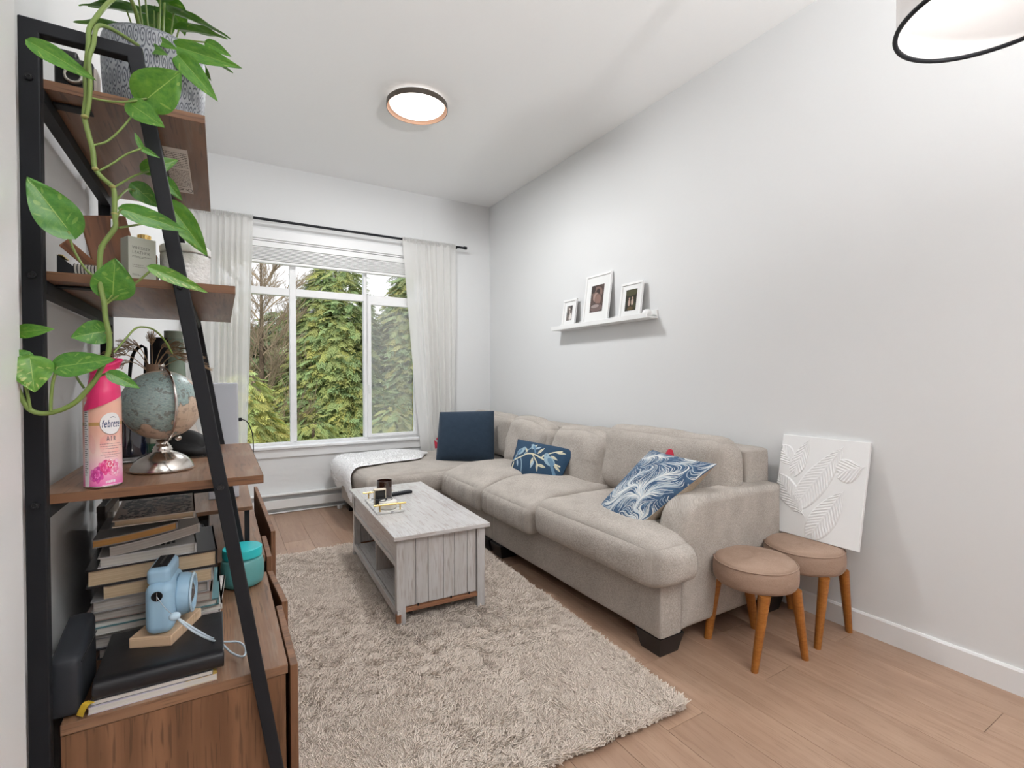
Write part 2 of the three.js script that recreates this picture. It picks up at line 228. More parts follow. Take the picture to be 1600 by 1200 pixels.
// ---------- window ----------
{
  const w = structure('window_1'), zf = -4.965, zb = -4.905, t = 0.05;     // frame between zf and zb
  const m1 = [0.547, 0.601], m2 = [1.215, 1.281], tr = [1.947, 2.014];
  part(w, 'window_frame', merge([span(OX0, OX0 + t, OY0, OY1, zf, zb), span(OX1 - t, OX1, OY0, OY1, zf, zb), span(OX0 + t, OX1 - t, OY1 - t, OY1, zf, zb), span(OX0 + t, OX1 - t, OY0, OY0 + 0.028, zf, zb)]), M.vinyl);
  part(w, 'mullion', span(m1[0], m1[1], OY0 + 0.028, OY1 - t, zf, zb + 0.004, { r: 0.004 }), M.vinyl); part(w, 'mullion', span(m2[0] - 0.002, m2[0] + 0.03, OY0 + 0.028, OY1 - t, zf, zb + 0.004, { r: 0.004 }), M.vinyl);
  for (const [a, b] of [[OX0 + t, m1[0]], [m1[1], m2[0]], [m2[1] - 0.035, OX1 - t]]) part(w, 'transom', span(a, b, tr[0], tr[1], zf, zb + 0.002, { r: 0.004 }), M.vinyl);
  // the sliding sash at the right, a few centimetres nearer the room
  part(w, 'sash', merge([span(m2[0] + 0.028, m2[1], OY0 + 0.03, tr[0], zb - 0.03, zb + 0.018), span(OX1 - t - 0.03, OX1 - t, OY0 + 0.03, tr[0], zb - 0.03, zb + 0.018), span(m2[1], OX1 - t - 0.03, OY0 + 0.03, OY0 + 0.058, zb - 0.03, zb + 0.018), span(m2[1], OX1 - t - 0.03, tr[0] - 0.028, tr[0] - 0.001, zb - 0.03, zb + 0.018)]), M.vinyl);
  for (const [a, b, c, d] of [[OX0 + t, m1[0], OY0 + 0.028, tr[0]], [m1[1], m2[0], OY0 + 0.028, tr[0]], [m2[1], OX1 - t - 0.03, OY0 + 0.058, tr[0] - 0.028], [OX0 + t, m1[0], tr[1], OY1 - t], [m1[1], m2[0], tr[1], OY1 - t], [m2[1] - 0.035, OX1 - t, tr[1], OY1 - t]])
    part(w, 'pane', place(new THREE.PlaneGeometry(b - a, d - c), (a + b) / 2, (c + d) / 2, -4.935), M.glass);
  part(w, 'insect_screen', place(new THREE.PlaneGeometry(OX1 - t - 0.03 - m2[1], tr[0] - OY0 - 0.086), (m2[1] + OX1 - t - 0.03) / 2, (tr[0] + OY0 + 0.03) / 2, -4.958), phy({ color: rgb(0.75, 0.76, 0.77), transparent: true, opacity: 0.28, roughness: 0.9, side: THREE.DoubleSide }));
  part(w, 'latch', merge([span(m2[0] + 0.036, m2[0] + 0.05, 1.05, 1.13, zb + 0.018, zb + 0.03, { r: 0.004 })]), M.vinyl);
  part(w, 'reveal', merge([span(OX0 - 0.002, OX0 + 0.012, OY0, OY1, zb + 0.004, D, { r: 0.001 }), span(OX1 - 0.012, OX1 + 0.002, OY0, OY1, zb + 0.004, D, { r: 0.001 }), span(OX0, OX1, OY1 - 0.012, OY1, zb + 0.004, D, { r: 0.001 })]), M.trim);
  part(w, 'sill', span(OX0 - 0.09, OX1 + 0.09, 0.565, 0.590, zb, D + 0.035, { r: 0.006, s: 3 }), M.trim);
  part(w, 'apron', span(OX0 - 0.06, OX1 + 0.06, 0.49, 0.565, D, D + 0.014, { r: 0.003 }), M.trim);
  part(w, 'casing', merge([span(OX0 - 0.06, OX0, 0.59, OY1, D, D + 0.014, { r: 0.003 }), span(OX1, OX1 + 0.06, 0.59, OY1, D, D + 0.014, { r: 0.003 }), span(OX0 - 0.06, OX1 + 0.06, OY1 + 0.002, OY1 + 0.085, D, D + 0.016, { r: 0.003 })]), M.trim);
}
{ // raised blind
  const b = thing('window_blind', 'white slatted blind pulled up to the top of the window', 'blind', [0.87, 2.2, -4.86]);
  wpart(b, 'headrail', span(OX0 + 0.015, OX1 - 0.015, 2.355, 2.405, -4.893, -4.845, { r: 0.003 }), M.white);
  for (let k = 0; k < 9; k++) wpart(b, 'slat', span(OX0 + 0.02 + 0.004 * hash2(k, 1, 2), OX1 - 0.02 - 0.004 * hash2(k, 2, 2), 2.243 + k * 0.0122, 2.2515 + k * 0.0122, -4.89 + 0.004 * hash2(k, 3, 2), -4.842, { r: 0.0015 }), M.white);
  wpart(b, 'bottom_rail', span(OX0 + 0.02, OX1 - 0.02, 2.215, 2.238, -4.89, -4.842, { r: 0.004 }), M.white);
  wpart(b, 'cord', merge([tube([[1.235, 2.37, -4.838], [1.236, 1.8, -4.836], [1.237, 1.25, -4.836]], 0.0018, 10, 5), tube([[1.242, 2.37, -4.838], [1.243, 1.8, -4.836], [1.238, 1.25, -4.836]], 0.0018, 10, 5), cyl(0.006, 0.004, 0.035, 1.2375, 1.22, -4.836)]), M.white);
}
{ // rod and sheers
  const r = thing('curtain_rod', 'thin black curtain rod across the top of the window', 'curtain rod', [1.0, 2.565, -4.74]);
  wpart(r, 'pole', cyl(0.011, 0.011, 2.46, 1.0, 2.565 - 1.23, -4.74, { rz: 0 }).applyMatrix4(new THREE.Matrix4().makeTranslation(-1.0, -2.565, 4.74)).applyMatrix4(new THREE.Matrix4().makeRotationZ(Math.PI / 2)).applyMatrix4(new THREE.Matrix4().makeTranslation(1.0, 2.565, -4.74)), M.black);
  for (const x of [-0.235, 2.235]) wpart(r, 'end_cap', place(new THREE.CylinderGeometry(0.016, 0.016, 0.03, 20), x, 2.565, -4.74, 0, 0, Math.PI / 2), M.black);
  for (const x of [-0.16, 2.135]) wpart(r, 'bracket', merge([span(x - 0.008, x + 0.008, 2.547, 2.556, D, -4.735, { r: 0.001 }), span(x - 0.012, x + 0.012, 2.52, 2.59, D, D + 0.006, { r: 0.001 })]), M.black);
  function sheer(name, label, xa, xb, folds, y0, ph, gather) {
    const c = thing(name, label, 'curtain', [(xa(1) + xb(1)) / 2, y0, -4.74]);
    const fold = (u, v) => { const s = u + 0.025 * Math.sin(9 * u + ph) + 0.01 * Math.sin(23 * u + 1), k = lerp(0.026, 0.012, sstep(0.75, 1, v)); return (Math.sin(s * folds * 2 * Math.PI + ph + 0.5 * Math.sin(v * 3 + u * 5)) + 0.25 * sstep(0.5, 1, v) * Math.sin(s * folds * 4.4 * Math.PI)) * k * gather(u) + 0.012 * Math.sin(u * 7 + v * 2.2); };
    wpart(c, 'panel', sheetGeo(260, 30, (u, v) => [lerp(xa(v), xb(v), u), y0 + (2.56 - y0) * v, -4.74 + Math.max(-0.055, fold(u, v)) + 0.0], (u, v) => [u * 1.2, v * 2.5]), M.sheer);
    wpart(c, 'rod_pocket', sheetGeo(160, 8, (u, v) => { const a = v * Math.PI * 1.5 - 0.4; return [lerp(xa(1), xb(1), u), 2.562 + 0.024 * Math.sin(a) + 0.004 * Math.sin(u * 190 + v * 3), -4.74 - 0.016 * Math.cos(a) + 0.004 * Math.sin(u * 240)]; }, (u, v) => [u, v]), M.sheer);
  }
  sheer('curtain', 'sheer white curtain at the left of the window, partly behind the black shelf unit', v => lerp(-0.24, -0.235, v), v => lerp(0.17, 0.25, v), 9, 0.03, 0.6, u => 1);
  sheer('curtain', 'sheer white curtain hanging behind the navy pillow, near the corner', v => lerp(1.80, 1.551, Math.pow(v, 0.75)), v => lerp(2.08, 2.12, v), 8, 0.03, 2.1, u => sstep(0.12, 0.5, u));
}
{ // electric baseboard heater
  const h = thing('baseboard_heater', 'long white electric baseboard heater under the window', 'heater', [1.0, 0, -4.8]);
  const sh = new THREE.Shape(); [[0, 0.02], [0.058, 0.02], [0.062, 0.03], [0.062, 0.125], [0.045, 0.135], [0, 0.135]].forEach((p, i) => i ? sh.lineTo(...p) : sh.moveTo(...p));
  const ex = (s, len) => new THREE.ExtrudeGeometry(s, { depth: len, bevelEnabled: false }).rotateY(Math.PI / 2);
  wpart(h, 'body', merge([span(0.12, 2.05, 0.012, 0.17, D + 0.001, D + 0.012), span(0.12, 2.05, 0.158, 0.172, D + 0.006, D + 0.062, { r: 0.003 }), span(0.12, 2.05, 0.045, 0.122, D + 0.058, D + 0.066, { r: 0.003 }), span(0.12, 2.05, 0.004, 0.014, D + 0.006, D + 0.06, { r: 0.002 })]), M.white);
  wpart(h, 'heating_element', merge([cyl(0.009, 0.009, 1.9, 1.085, -0.95, 0, { n: 12 }).translate(-1.085, 0, 0).rotateZ(Math.PI / 2).translate(1.085, 0.085, D + 0.03), ...Array.from({ length: 60 }, (_, k) => span(0.16 + k * 0.0313, 0.161 + k * 0.0313, 0.055, 0.115, D + 0.014, D + 0.048, { r: 0.0003 }))]), M.steel);
  for (const x of [0.12, 2.05]) wpart(h, 'end_cap', span(x - 0.012, x + 0.012, 0, 0.174, D + 0.001, D + 0.068, { r: 0.003 }), M.white);
  solo('plug', merge([box(0.04, 0.035, 0.035, 0, 0.018, 0, { r: 0.008, s: 3 }), cyl(0.006, 0.004, 0.03, 0.03, 0.016, 0, { rz: -1.57 })]), M.white, 'small white plug on the floor before the heater', 'plug', [0.93, 0, -4.68], 0.5);
}
// ---------- lamps ----------
{
  const c = on(652, 171.5, 'y', 3.02), L = thing('ceiling_light', 'round flush ceiling light with a bronze rim above the coffee table', 'ceiling light', [c.x, 3.02, c.z]);
  part(L, 'rim', lathe([[0.2015, 0.0], [0.2045, 0.001], [0.2045, 0.034], [0.2015, 0.034], [0.2015, 0.0]], 0, 0, 0, 96), std({ color: rgb(0.07, 0.055, 0.042), roughness: 0.45 }));
  part(L, 'inner_rim', lathe([[0.2005, 0.001], [0.2005, 0.034], [0.182, 0.0345], [0.182, 0.032], [0.199, 0.0315], [0.199, 0.001], [0.2005, 0.001]], 0, 0, 0, 96), std({ color: rgb(0.60, 0.36, 0.24), roughness: 0.45 }));
  part(L, 'mounting', cyl(0.175, 0.175, 0.0255, 0, 0.0345, 0, { n: 48 }), M.white);
  part(L, 'diffuser', lathe([[0, 0.008], [0.13, 0.009], [0.172, 0.013], [0.183, 0.022], [0.183, 0.030]], 0, 0, 0, 96), std({ color: rgb(0.9, 0.9, 0.9), emissive: rgb(1, 0.975, 0.93), emissiveIntensity: 1.3, side: THREE.DoubleSide }));
  const a = new THREE.RectAreaLight(rgb(0.97, 0.985, 1), LAMP.ceiling, 0.26, 0.26); a.position.set(c.x, 3.022, c.z); a.rotation.x = -Math.PI / 2; scene.add(a);
}
{ // drum pendant near the camera
  const P = thing('pendant_lamp', 'pale drum pendant lamp with a thin black bottom ring', 'pendant lamp', [1.677, 2.115, -0.447]);
  part(P, 'ring', place(new THREE.TorusGeometry(0.205, 0.006, 10, 80), 0, 0, 0, Math.PI / 2), M.black, 'thin black ring');
  part(P, 'shade', lathe([[0.203, 0.004], [0.203, 0.26], [0.2, 0.26], [0.2, 0.004]], 0, 0, 0, 80), phy({ color: rgb(0.88, 0.86, 0.85), roughness: 0.9, transmission: 0.4, thickness: 0, side: THREE.DoubleSide }));
  part(P, 'spider', merge([0, 1, 2].map(k => place(cyl(0.003, 0.003, 0.2, 0, 0, 0, { rz: Math.PI / 2 }), 0, 0, 0).rotateY(k * 2.094)).map(g => g.translate(0, 0.24, 0))), M.black);
  part(P, 'stem', cyl(0.006, 0.006, H - 2.115 - 0.24, 0, 0.24, 0), M.black); part(P, 'canopy', cyl(0.06, 0.05, 0.025, 0, H - 2.115 - 0.025, 0), M.black);
  part(P, 'bulb', place(new THREE.SphereGeometry(0.04, 24, 16), 0, 0.17, 0), std({ color: rgb(0.9, 0.9, 0.9), emissive: rgb(1, 0.95, 0.88), emissiveIntensity: 1.5 }));
  const p = new THREE.PointLight(rgb(1, 0.99, 0.97), LAMP.pendant); p.position.set(1.677, 2.285, -0.447); p.shadow.radius = 2; p.castShadow = true; scene.add(p);
}
for (const [x, z, where] of [[0.9, 1.0, 'nearer to the living room'], [0.9, 2.7, 'nearer to the rear wall'], [-1.35, 0.6, 'over the side of the kitchen']]) { // out of view behind the camera, placed to light the living area
  const L = thing('unseen_ceiling_panel', 'unseen square white ceiling panel light behind the viewer, ' + where, 'ceiling light', [x, H - 0.06, z]);
  part(L, 'housing', merge([span(-0.32, 0.32, 0.045, 0.06, -0.32, 0.32), span(-0.32, -0.305, 0, 0.045, -0.32, 0.32), span(0.305, 0.32, 0, 0.045, -0.32, 0.32), span(-0.305, 0.305, 0, 0.045, -0.32, -0.305), span(-0.305, 0.305, 0, 0.045, 0.305, 0.32)]), M.white);
  part(L, 'diffuser', span(-0.304, 0.304, 0.02, 0.03, -0.304, 0.304), std({ color: rgb(0.9, 0.9, 0.9), emissive: rgb(1, 0.97, 0.93), emissiveIntensity: 1.3 }));
  const a = new THREE.RectAreaLight(rgb(0.97, 0.985, 1), LAMP.rear, 0.6, 0.6); a.position.set(x, H - 0.045, z); a.rotation.x = -Math.PI / 2; scene.add(a);
}
{ // floor lamp out of view behind the camera, tipped to brighten the ceiling
  const T = thing('unseen_uplighter', 'unseen black floor lamp behind the viewer, aimed at the ceiling', 'floor lamp', [1.15, 0, 1.9]), tilt = -0.62;
  part(T, 'base', lathe([[0, 0], [0.14, 0], [0.14, 0.015], [0.02, 0.03], [0.012, 0.04], [0, 0.04]]), M.black); part(T, 'pole', cyl(0.012, 0.012, 1.66, 0, 0.035, 0), M.black);
  part(T, 'bowl', lathe([[0.012, -0.075], [0.08, -0.055], [0.15, 0.0], [0.152, 0.005], [0.148, 0.005], [0.078, -0.049], [0.0, -0.065]]).rotateX(tilt).translate(0, 1.77, 0), M.black);
  part(T, 'bulb', place(new THREE.SphereGeometry(0.03, 20, 14), 0, 1.755, 0), std({ color: rgb(0.9, 0.9, 0.9), emissive: rgb(1, 0.95, 0.88), emissiveIntensity: 1.5 }));
  const p = new THREE.SpotLight(rgb(0.97, 0.985, 1), LAMP.up, 0, 1.1, 0.7, 2); p.position.set(1.15, 1.785, 1.88); p.target.position.set(1.15, 1.785 + Math.cos(tilt), 1.88 + Math.sin(tilt)); p.shadow.radius = 5; p.castShadow = true; scene.add(p, p.target);
}
// ---------- sofa ----------
{
  const S = thing('sectional_sofa', 'taupe fabric sectional sofa with a chaise under the window', 'sofa', [2.05, 0, -3.0]);
  const fx = 1.585, zn = -1.455, zs = -2.962, zc = -3.68, cx = 0.92;           // front plane, near end, seam, chaise front, chaise end
  const P = (n, g, m = M.sofa, l) => wpart(S, n, g, m, l);
  const slab = (x0, x1, y0, y1, z0, z1, r = 0.025, f = 5, wr = 0.002, o = {}) => cushion(x1 - x0, y1 - y0, z1 - z0, { r, up: 0, side: 0, wr, f, nx: 18, ny: 10, nz: 18, ...o }).translate((x0 + x1) / 2, (y0 + y1) / 2, (z0 + z1) / 2);
  P('base', merge([slab(fx, 1.719, 0.085, 0.335, zs + 0.002, zn, 0.015), slab(1.7185, 2.50, 0.085, 0.33, zs + 0.002, -1.617, 0.01)])); P('base', slab(fx + 0.004, 2.50, 0.085, 0.335, zc, zs - 0.002, 0.015));
  // sloping arm, its front swept back towards the top
  const a = new THREE.Shape(); a.moveTo(1.72, 0.085); a.lineTo(1.72, 0.335); a.bezierCurveTo(1.715, 0.42, 1.715, 0.50, 1.75, 0.58); a.bezierCurveTo(1.78, 0.635, 1.85, 0.658, 1.96, 0.66); a.bezierCurveTo(2.15, 0.66, 2.36, 0.655, 2.47, 0.650); a.lineTo(2.47, 0.085); a.closePath();
  const ag = padded(a, zn - 0.16, zn - 0.004, 0.035, 2.1, 0.36, { puff: 0.006 });
  P('arm', ag);
  P('back', slab(2.32, 2.53, 0.30, 0.822, zs + 0.002, -1.56, 0.03)); P('back', slab(2.32, 2.53, 0.30, 0.815, -4.72, zs - 0.002, 0.03));
  // seat cushions, the nearest one shaped round the front of the arm
  P('seat_cushion', cushion(0.79, 0.185, 0.71, { r: 0.055, up: 0.03, side: 0.018, wr: 0.006, seed: 3, nx: 44, ny: 14, nz: 40, warp: (q) => {
    const t = sstep(-0.13, -0.20, q.x), far = Math.max(0, q.z / 0.355); q.z += t * Math.pow(far, 1.5) * 0.24; q.y -= 0.015 * sstep(-0.30, -0.40, q.x); if (q.x < -0.30) q.z -= 0.05 * far * far * sstep(-0.30, -0.41, q.x);
  } }).translate(1.905, 0.415, -1.978));
  const pleat = (q, k) => { if (q.x < -0.36) q.x += 0.004 * Math.sin(q.z * 95 + k + 2 * Math.sin(q.z * 23)) * sstep(-0.36, -0.40, q.x); };
  P('seat_cushion', cushion(0.80, 0.175, 0.615, { r: 0.05, up: 0.03, side: 0.012, wr: 0.007, seed: 8, nz: 70, warp: q => { q.y -= 0.052 * sstep(-0.15, -0.40, q.x); pleat(q, 0); } }).translate(1.895, 0.42, -2.655));
  P('seat_cushion', cushion(0.80, 0.175, 0.67, { r: 0.05, up: 0.028, side: 0.012, wr: 0.007, seed: 12, nz: 70, warp: q => { q.y -= 0.06 * sstep(-0.15, -0.42, q.x); pleat(q, 2); } }).translate(1.895, 0.42, -3.31));
  // chaise
  P('chaise_base', slab(cx + 0.03, 2.50, 0.085, 0.30, -4.72, zc - 0.004, 0.02));
  P('chaise_cushion', cushion(1.41, 0.18, 1.05, { r: 0.06, up: 0.02, side: 0.012, wr: 0.005, seed: 21, nx: 40, nz: 30 }).translate(1.61, 0.372, -4.195));
  // loose back cushions
  const bc = (x, y, z, w, h, d, o) => place(cushion(d, h, w, { r: Math.min(0.09, d * 0.48), up: 0.015, side: 0.03, wr: 0.014, f: 5, nx: 20, ny: 28, nz: 30, ...o }), x, y, z, 0, o.ry ?? 0, o.rz ?? -0.16);
  P('back_cushion', bc(2.215, 0.685, -2.01, 0.90, 0.40, 0.21, { seed: 31, rz: -0.14 }));
  P('back_cushion', bc(2.17, 0.63, -2.69, 0.62, 0.42, 0.21, { seed: 35, rz: -0.24, wr: 0.02, warp: q => { q.y -= 0.035 * sstep(0.05, 0.3, q.z) * (q.y > 0 ? 1 : 0); } }));
  P('back_cushion', bc(2.165, 0.66, -3.34, 0.62, 0.42, 0.20, { seed: 37, rz: -0.2, wr: 0.02, warp: q => { q.y -= 0.04 * sstep(0.0, 0.3, q.z) * (q.y > 0 ? 1 : 0); } }));
  P('back_cushion', bc(2.25, 0.67, -4.15, 0.86, 0.38, 0.17, { seed: 41, rz: -0.1, wr: 0.008 }));
  const foot = (x, z) => { const g = new THREE.CylinderGeometry(0.105, 0.078, 0.085, 4, 1).rotateY(Math.PI / 4); return place(g.toNonIndexed(), x, 0.0425, z); };
  for (const [x, z] of [[fx + 0.076, zn - 0.078], [2.42, zn - 0.078], [fx + 0.06, zs + 0.08], [fx + 0.06, zs - 0.09], [2.42, zs], [cx + 0.12, -3.80], [cx + 0.12, -4.6], [2.42, -4.6]]) { const g = foot(x, z); g.computeVertexNormals(); P('foot', g, M.blackSatin, 'black tapered block foot'); }
}
// ---------- throw pillows and what lies on the sofa ----------
function pillow(name, label, A, B, C, Dd, T, front, back, o = {}) {
  const mid = A.clone().add(B).multiplyScalar(0.5), g = thing(name, label, 'pillow', [mid.x, mid.y, mid.z]);
  wpart(g, 'front_cover', pillowShell(A, B, C, Dd, T, 1, o), front); wpart(g, 'back_cover', pillowShell(A, B, C, Dd, T * (o.bt ?? 1), -1, o), back);
  return g;
}
const swirl = canvasTex(1024, 1024, (c, w, h) => {
  c.fillStyle = '#3d5874'; c.fillRect(0, 0, w, h);
  for (let i = 0; i < 900; i++) { c.fillStyle = hash2(i, 5, 2) > 0.5 ? 'rgba(30,50,80,.16)' : 'rgba(95,125,155,.16)'; c.beginPath(); c.ellipse(hash2(i, 6, 2) * w, hash2(i, 7, 2) * h, 40, 18, hash2(i, 8, 2) * 6, 0, 7); c.fill(); }
  const ang = (x, y) => 11 * fbm(x * 2.4 / w + 3, y * 2.4 / h + 7, 64, 64, 91, 2) + 0.5 * Math.sin(x / 50 + y / 70);
  c.lineCap = 'round'; c.lineJoin = 'round';
  for (let i = 0; i < 820; i++) {
    let x = hash2(i, 1, 9) * w, y = hash2(i, 2, 9) * h; c.strokeStyle = ['#d6d7d4', '#c3c9cc', '#e0dfd8', '#aab9c4'][i & 3]; c.lineWidth = 3.8 + 2.4 * hash2(i, 3, 9); c.beginPath(); c.moveTo(x, y);
    const n = 18 + 42 * hash2(i, 4, 9); for (let k = 0; k < n; k++) { const a = ang(x, y); x += 7 * Math.cos(a); y += 7 * Math.sin(a); c.lineTo(x, y); } c.stroke();
  }
});
const birds = canvasTex(1024, 640, (c, w, h) => {
  c.fillStyle = '#22405a'; c.fillRect(0, 0, w, h);
  for (let i = 0; i < 5000; i++) { c.fillStyle = hash2(i, 3, 2) > 0.5 ? 'rgba(60,95,125,.22)' : 'rgba(15,30,48,.25)'; c.fillRect(hash2(i, 1, 2) * w, hash2(i, 2, 2) * h, 5, 3); }
  const cream = '#cfc8ac', pale = '#8fa7b4', sky = '#a9bcc8';
  const stroke = (pts, lw, col) => { c.strokeStyle = col; c.lineWidth = lw; c.lineCap = c.lineJoin = 'round'; c.beginPath(); pts.forEach((p, i) => i ? c.quadraticCurveTo(...p) : c.moveTo(...p)); c.stroke(); };
  const leaf = (x, y, l, a, col) => { c.save(); c.translate(x, y); c.rotate(a); c.fillStyle = col; c.beginPath(); c.moveTo(0, 0); c.quadraticCurveTo(l * 0.4, -l * 0.3, l, 0); c.quadraticCurveTo(l * 0.4, l * 0.3, 0, 0); c.fill(); c.strokeStyle = '#4b6272'; c.lineWidth = 3; c.beginPath(); c.moveTo(l * 0.1, 0); c.lineTo(l * 0.85, 0); c.stroke(); c.restore(); };
  stroke([[60, 430], [170, 400, 300, 330], [390, 250, 560, 290], [720, 350, 960, 360]], 24, cream); stroke([[470, 285], [560, 360, 640, 450]], 18, cream); stroke([[640, 320], [720, 210, 900, 110]], 20, cream); stroke([[300, 335], [330, 230, 420, 160]], 16, pale); stroke([[250, 370], [330, 470, 300, 600]], 16, pale);
  for (const [x, y, l, a] of [[430, 200, 130, -1.2], [480, 190, 120, -0.7], [560, 260, 150, -1.1], [620, 430, 150, 0.1], [600, 410, 130, 1.3], [500, 330, 150, 1.6], [540, 380, 140, 1.9], [820, 160, 150, -0.2], [780, 240, 130, 0.3], [120, 410, 120, -1.4], [180, 400, 120, 1.2], [110, 440, 130, 1.9], [880, 370, 130, 0.5], [360, 270, 110, -2.2]]) leaf(x, y, l, a, hash2(x, y, 1) > 0.35 ? cream : sky);
  const bird = (x, y, s, f) => { c.save(); c.translate(x, y); c.scale(s * f, s); c.fillStyle = pale; c.beginPath(); c.ellipse(0, 0, 70, 46, 0.5, 0, 7); c.fill(); c.beginPath(); c.arc(-52, -52, 30, 0, 7); c.fill(); c.fillStyle = '#5f7f97'; c.beginPath(); c.ellipse(18, 4, 52, 26, 0.7, 0, 7); c.fill(); c.beginPath(); c.moveTo(40, 20); c.lineTo(120, 130); c.lineTo(86, 140); c.lineTo(20, 40); c.fill(); c.fillStyle = cream; c.beginPath(); c.moveTo(-80, -56); c.lineTo(-104, -44); c.lineTo(-78, -42); c.fill(); c.fillStyle = '#1b2c3b'; c.beginPath(); c.arc(-58, -58, 5, 0, 7); c.fill(); c.restore(); };
  bird(210, 260, 1.15, -1); bird(440, 150, 0.8, 1); bird(790, 330, 1.45, 1);
});
M.swirl = phy({ map: swirl, roughness: 0.9, bumpMap: weave(59), bumpScale: 0.0003 });
M.birds = phy({ map: birds, roughness: 0.9, bumpMap: weave(61), bumpScale: 0.0003 });
{
  let A = Vec(1.64, 0.462, -4.02), B = Vec(2.15, 0.462, -3.96), C = Vec(2.13, 0.885, -4.09), E = Vec(1.66, 0.885, -4.15);
  A = on(681, 721, 'y', 0.468); B = on(772, 722, 'y', 0.468); C = on(772, 642, 'z', B.z - 0.13); E = on(687, 644, 'z', A.z - 0.13);
  pillow('navy_pillow', 'square plain navy blue pillow standing on the chaise', A, B, C, E, 0.10, M.navy, M.navy, { pinch: 0.0, seed: 5 });
  const t = on(682, 693, 'z', A.z - 0.1); solo('tassel', merge([place(new THREE.ConeGeometry(0.028, 0.075, 14).rotateZ(0.5), 0, 0.038, 0), place(new THREE.SphereGeometry(0.014, 12, 8), 0.018, 0.075, 0)]), M.red, 'small crimson tassel showing beside the navy pillow', 'tassel', [t.x - 0.005, 0.575, t.z]);
  const b = [on(795, 742, 'y', 0.475), on(872, 760, 'y', 0.475), on(899, 703, 'x', 2.07), on(809, 686, 'x', 2.03)];
  pillow('bird_pillow', 'small blue lumbar pillow printed with birds on branches', ...b, 0.06, M.birds, M.navy, { pinch: 0.03, seed: 6 });
  const s = [on(926, 804, 'y', 0.475), on(990, 829, 'y', 0.478), on(1121, 725, 'x', 1.985), on(1017, 702, 'x', 2.06)];
  pillow('swirl_pillow', 'square pillow with white swirling lines on blue, leaning on the arm', ...s, 0.055, M.swirl, M.linen, { pinch: 0.045, seed: 9, bt: 2.0 });
  const r = on(1047, 701, 'x', 2.10), g = thing('red_plush', 'small red and white plush tip peeking over the swirl pillow', 'plush toy', [r.x, 0.515, r.z]), hh = r.y - 0.515;
  part(g, 'hat', lathe([[0.052, hh - 0.13], [0.050, hh - 0.12], [0.040, hh - 0.07], [0.026, hh - 0.03], [0.012, hh - 0.006], [0, hh]], 0, 0, 0, 20), M.red, 'red pointed hat'); part(g, 'brim', place(new THREE.TorusGeometry(0.048, 0.013, 10, 24), 0, hh - 0.125, 0, Math.PI / 2), M.white, 'white brim');
  part(g, 'body', lathe([[0, 0], [0.045, 0.004], [0.058, 0.03], [0.056, 0.08], [0.045, hh - 0.12], [0, hh - 0.11]], 0, 0, 0, 20), std({ color: rgb(0.6, 0.56, 0.5), roughness: 0.95 }));
}
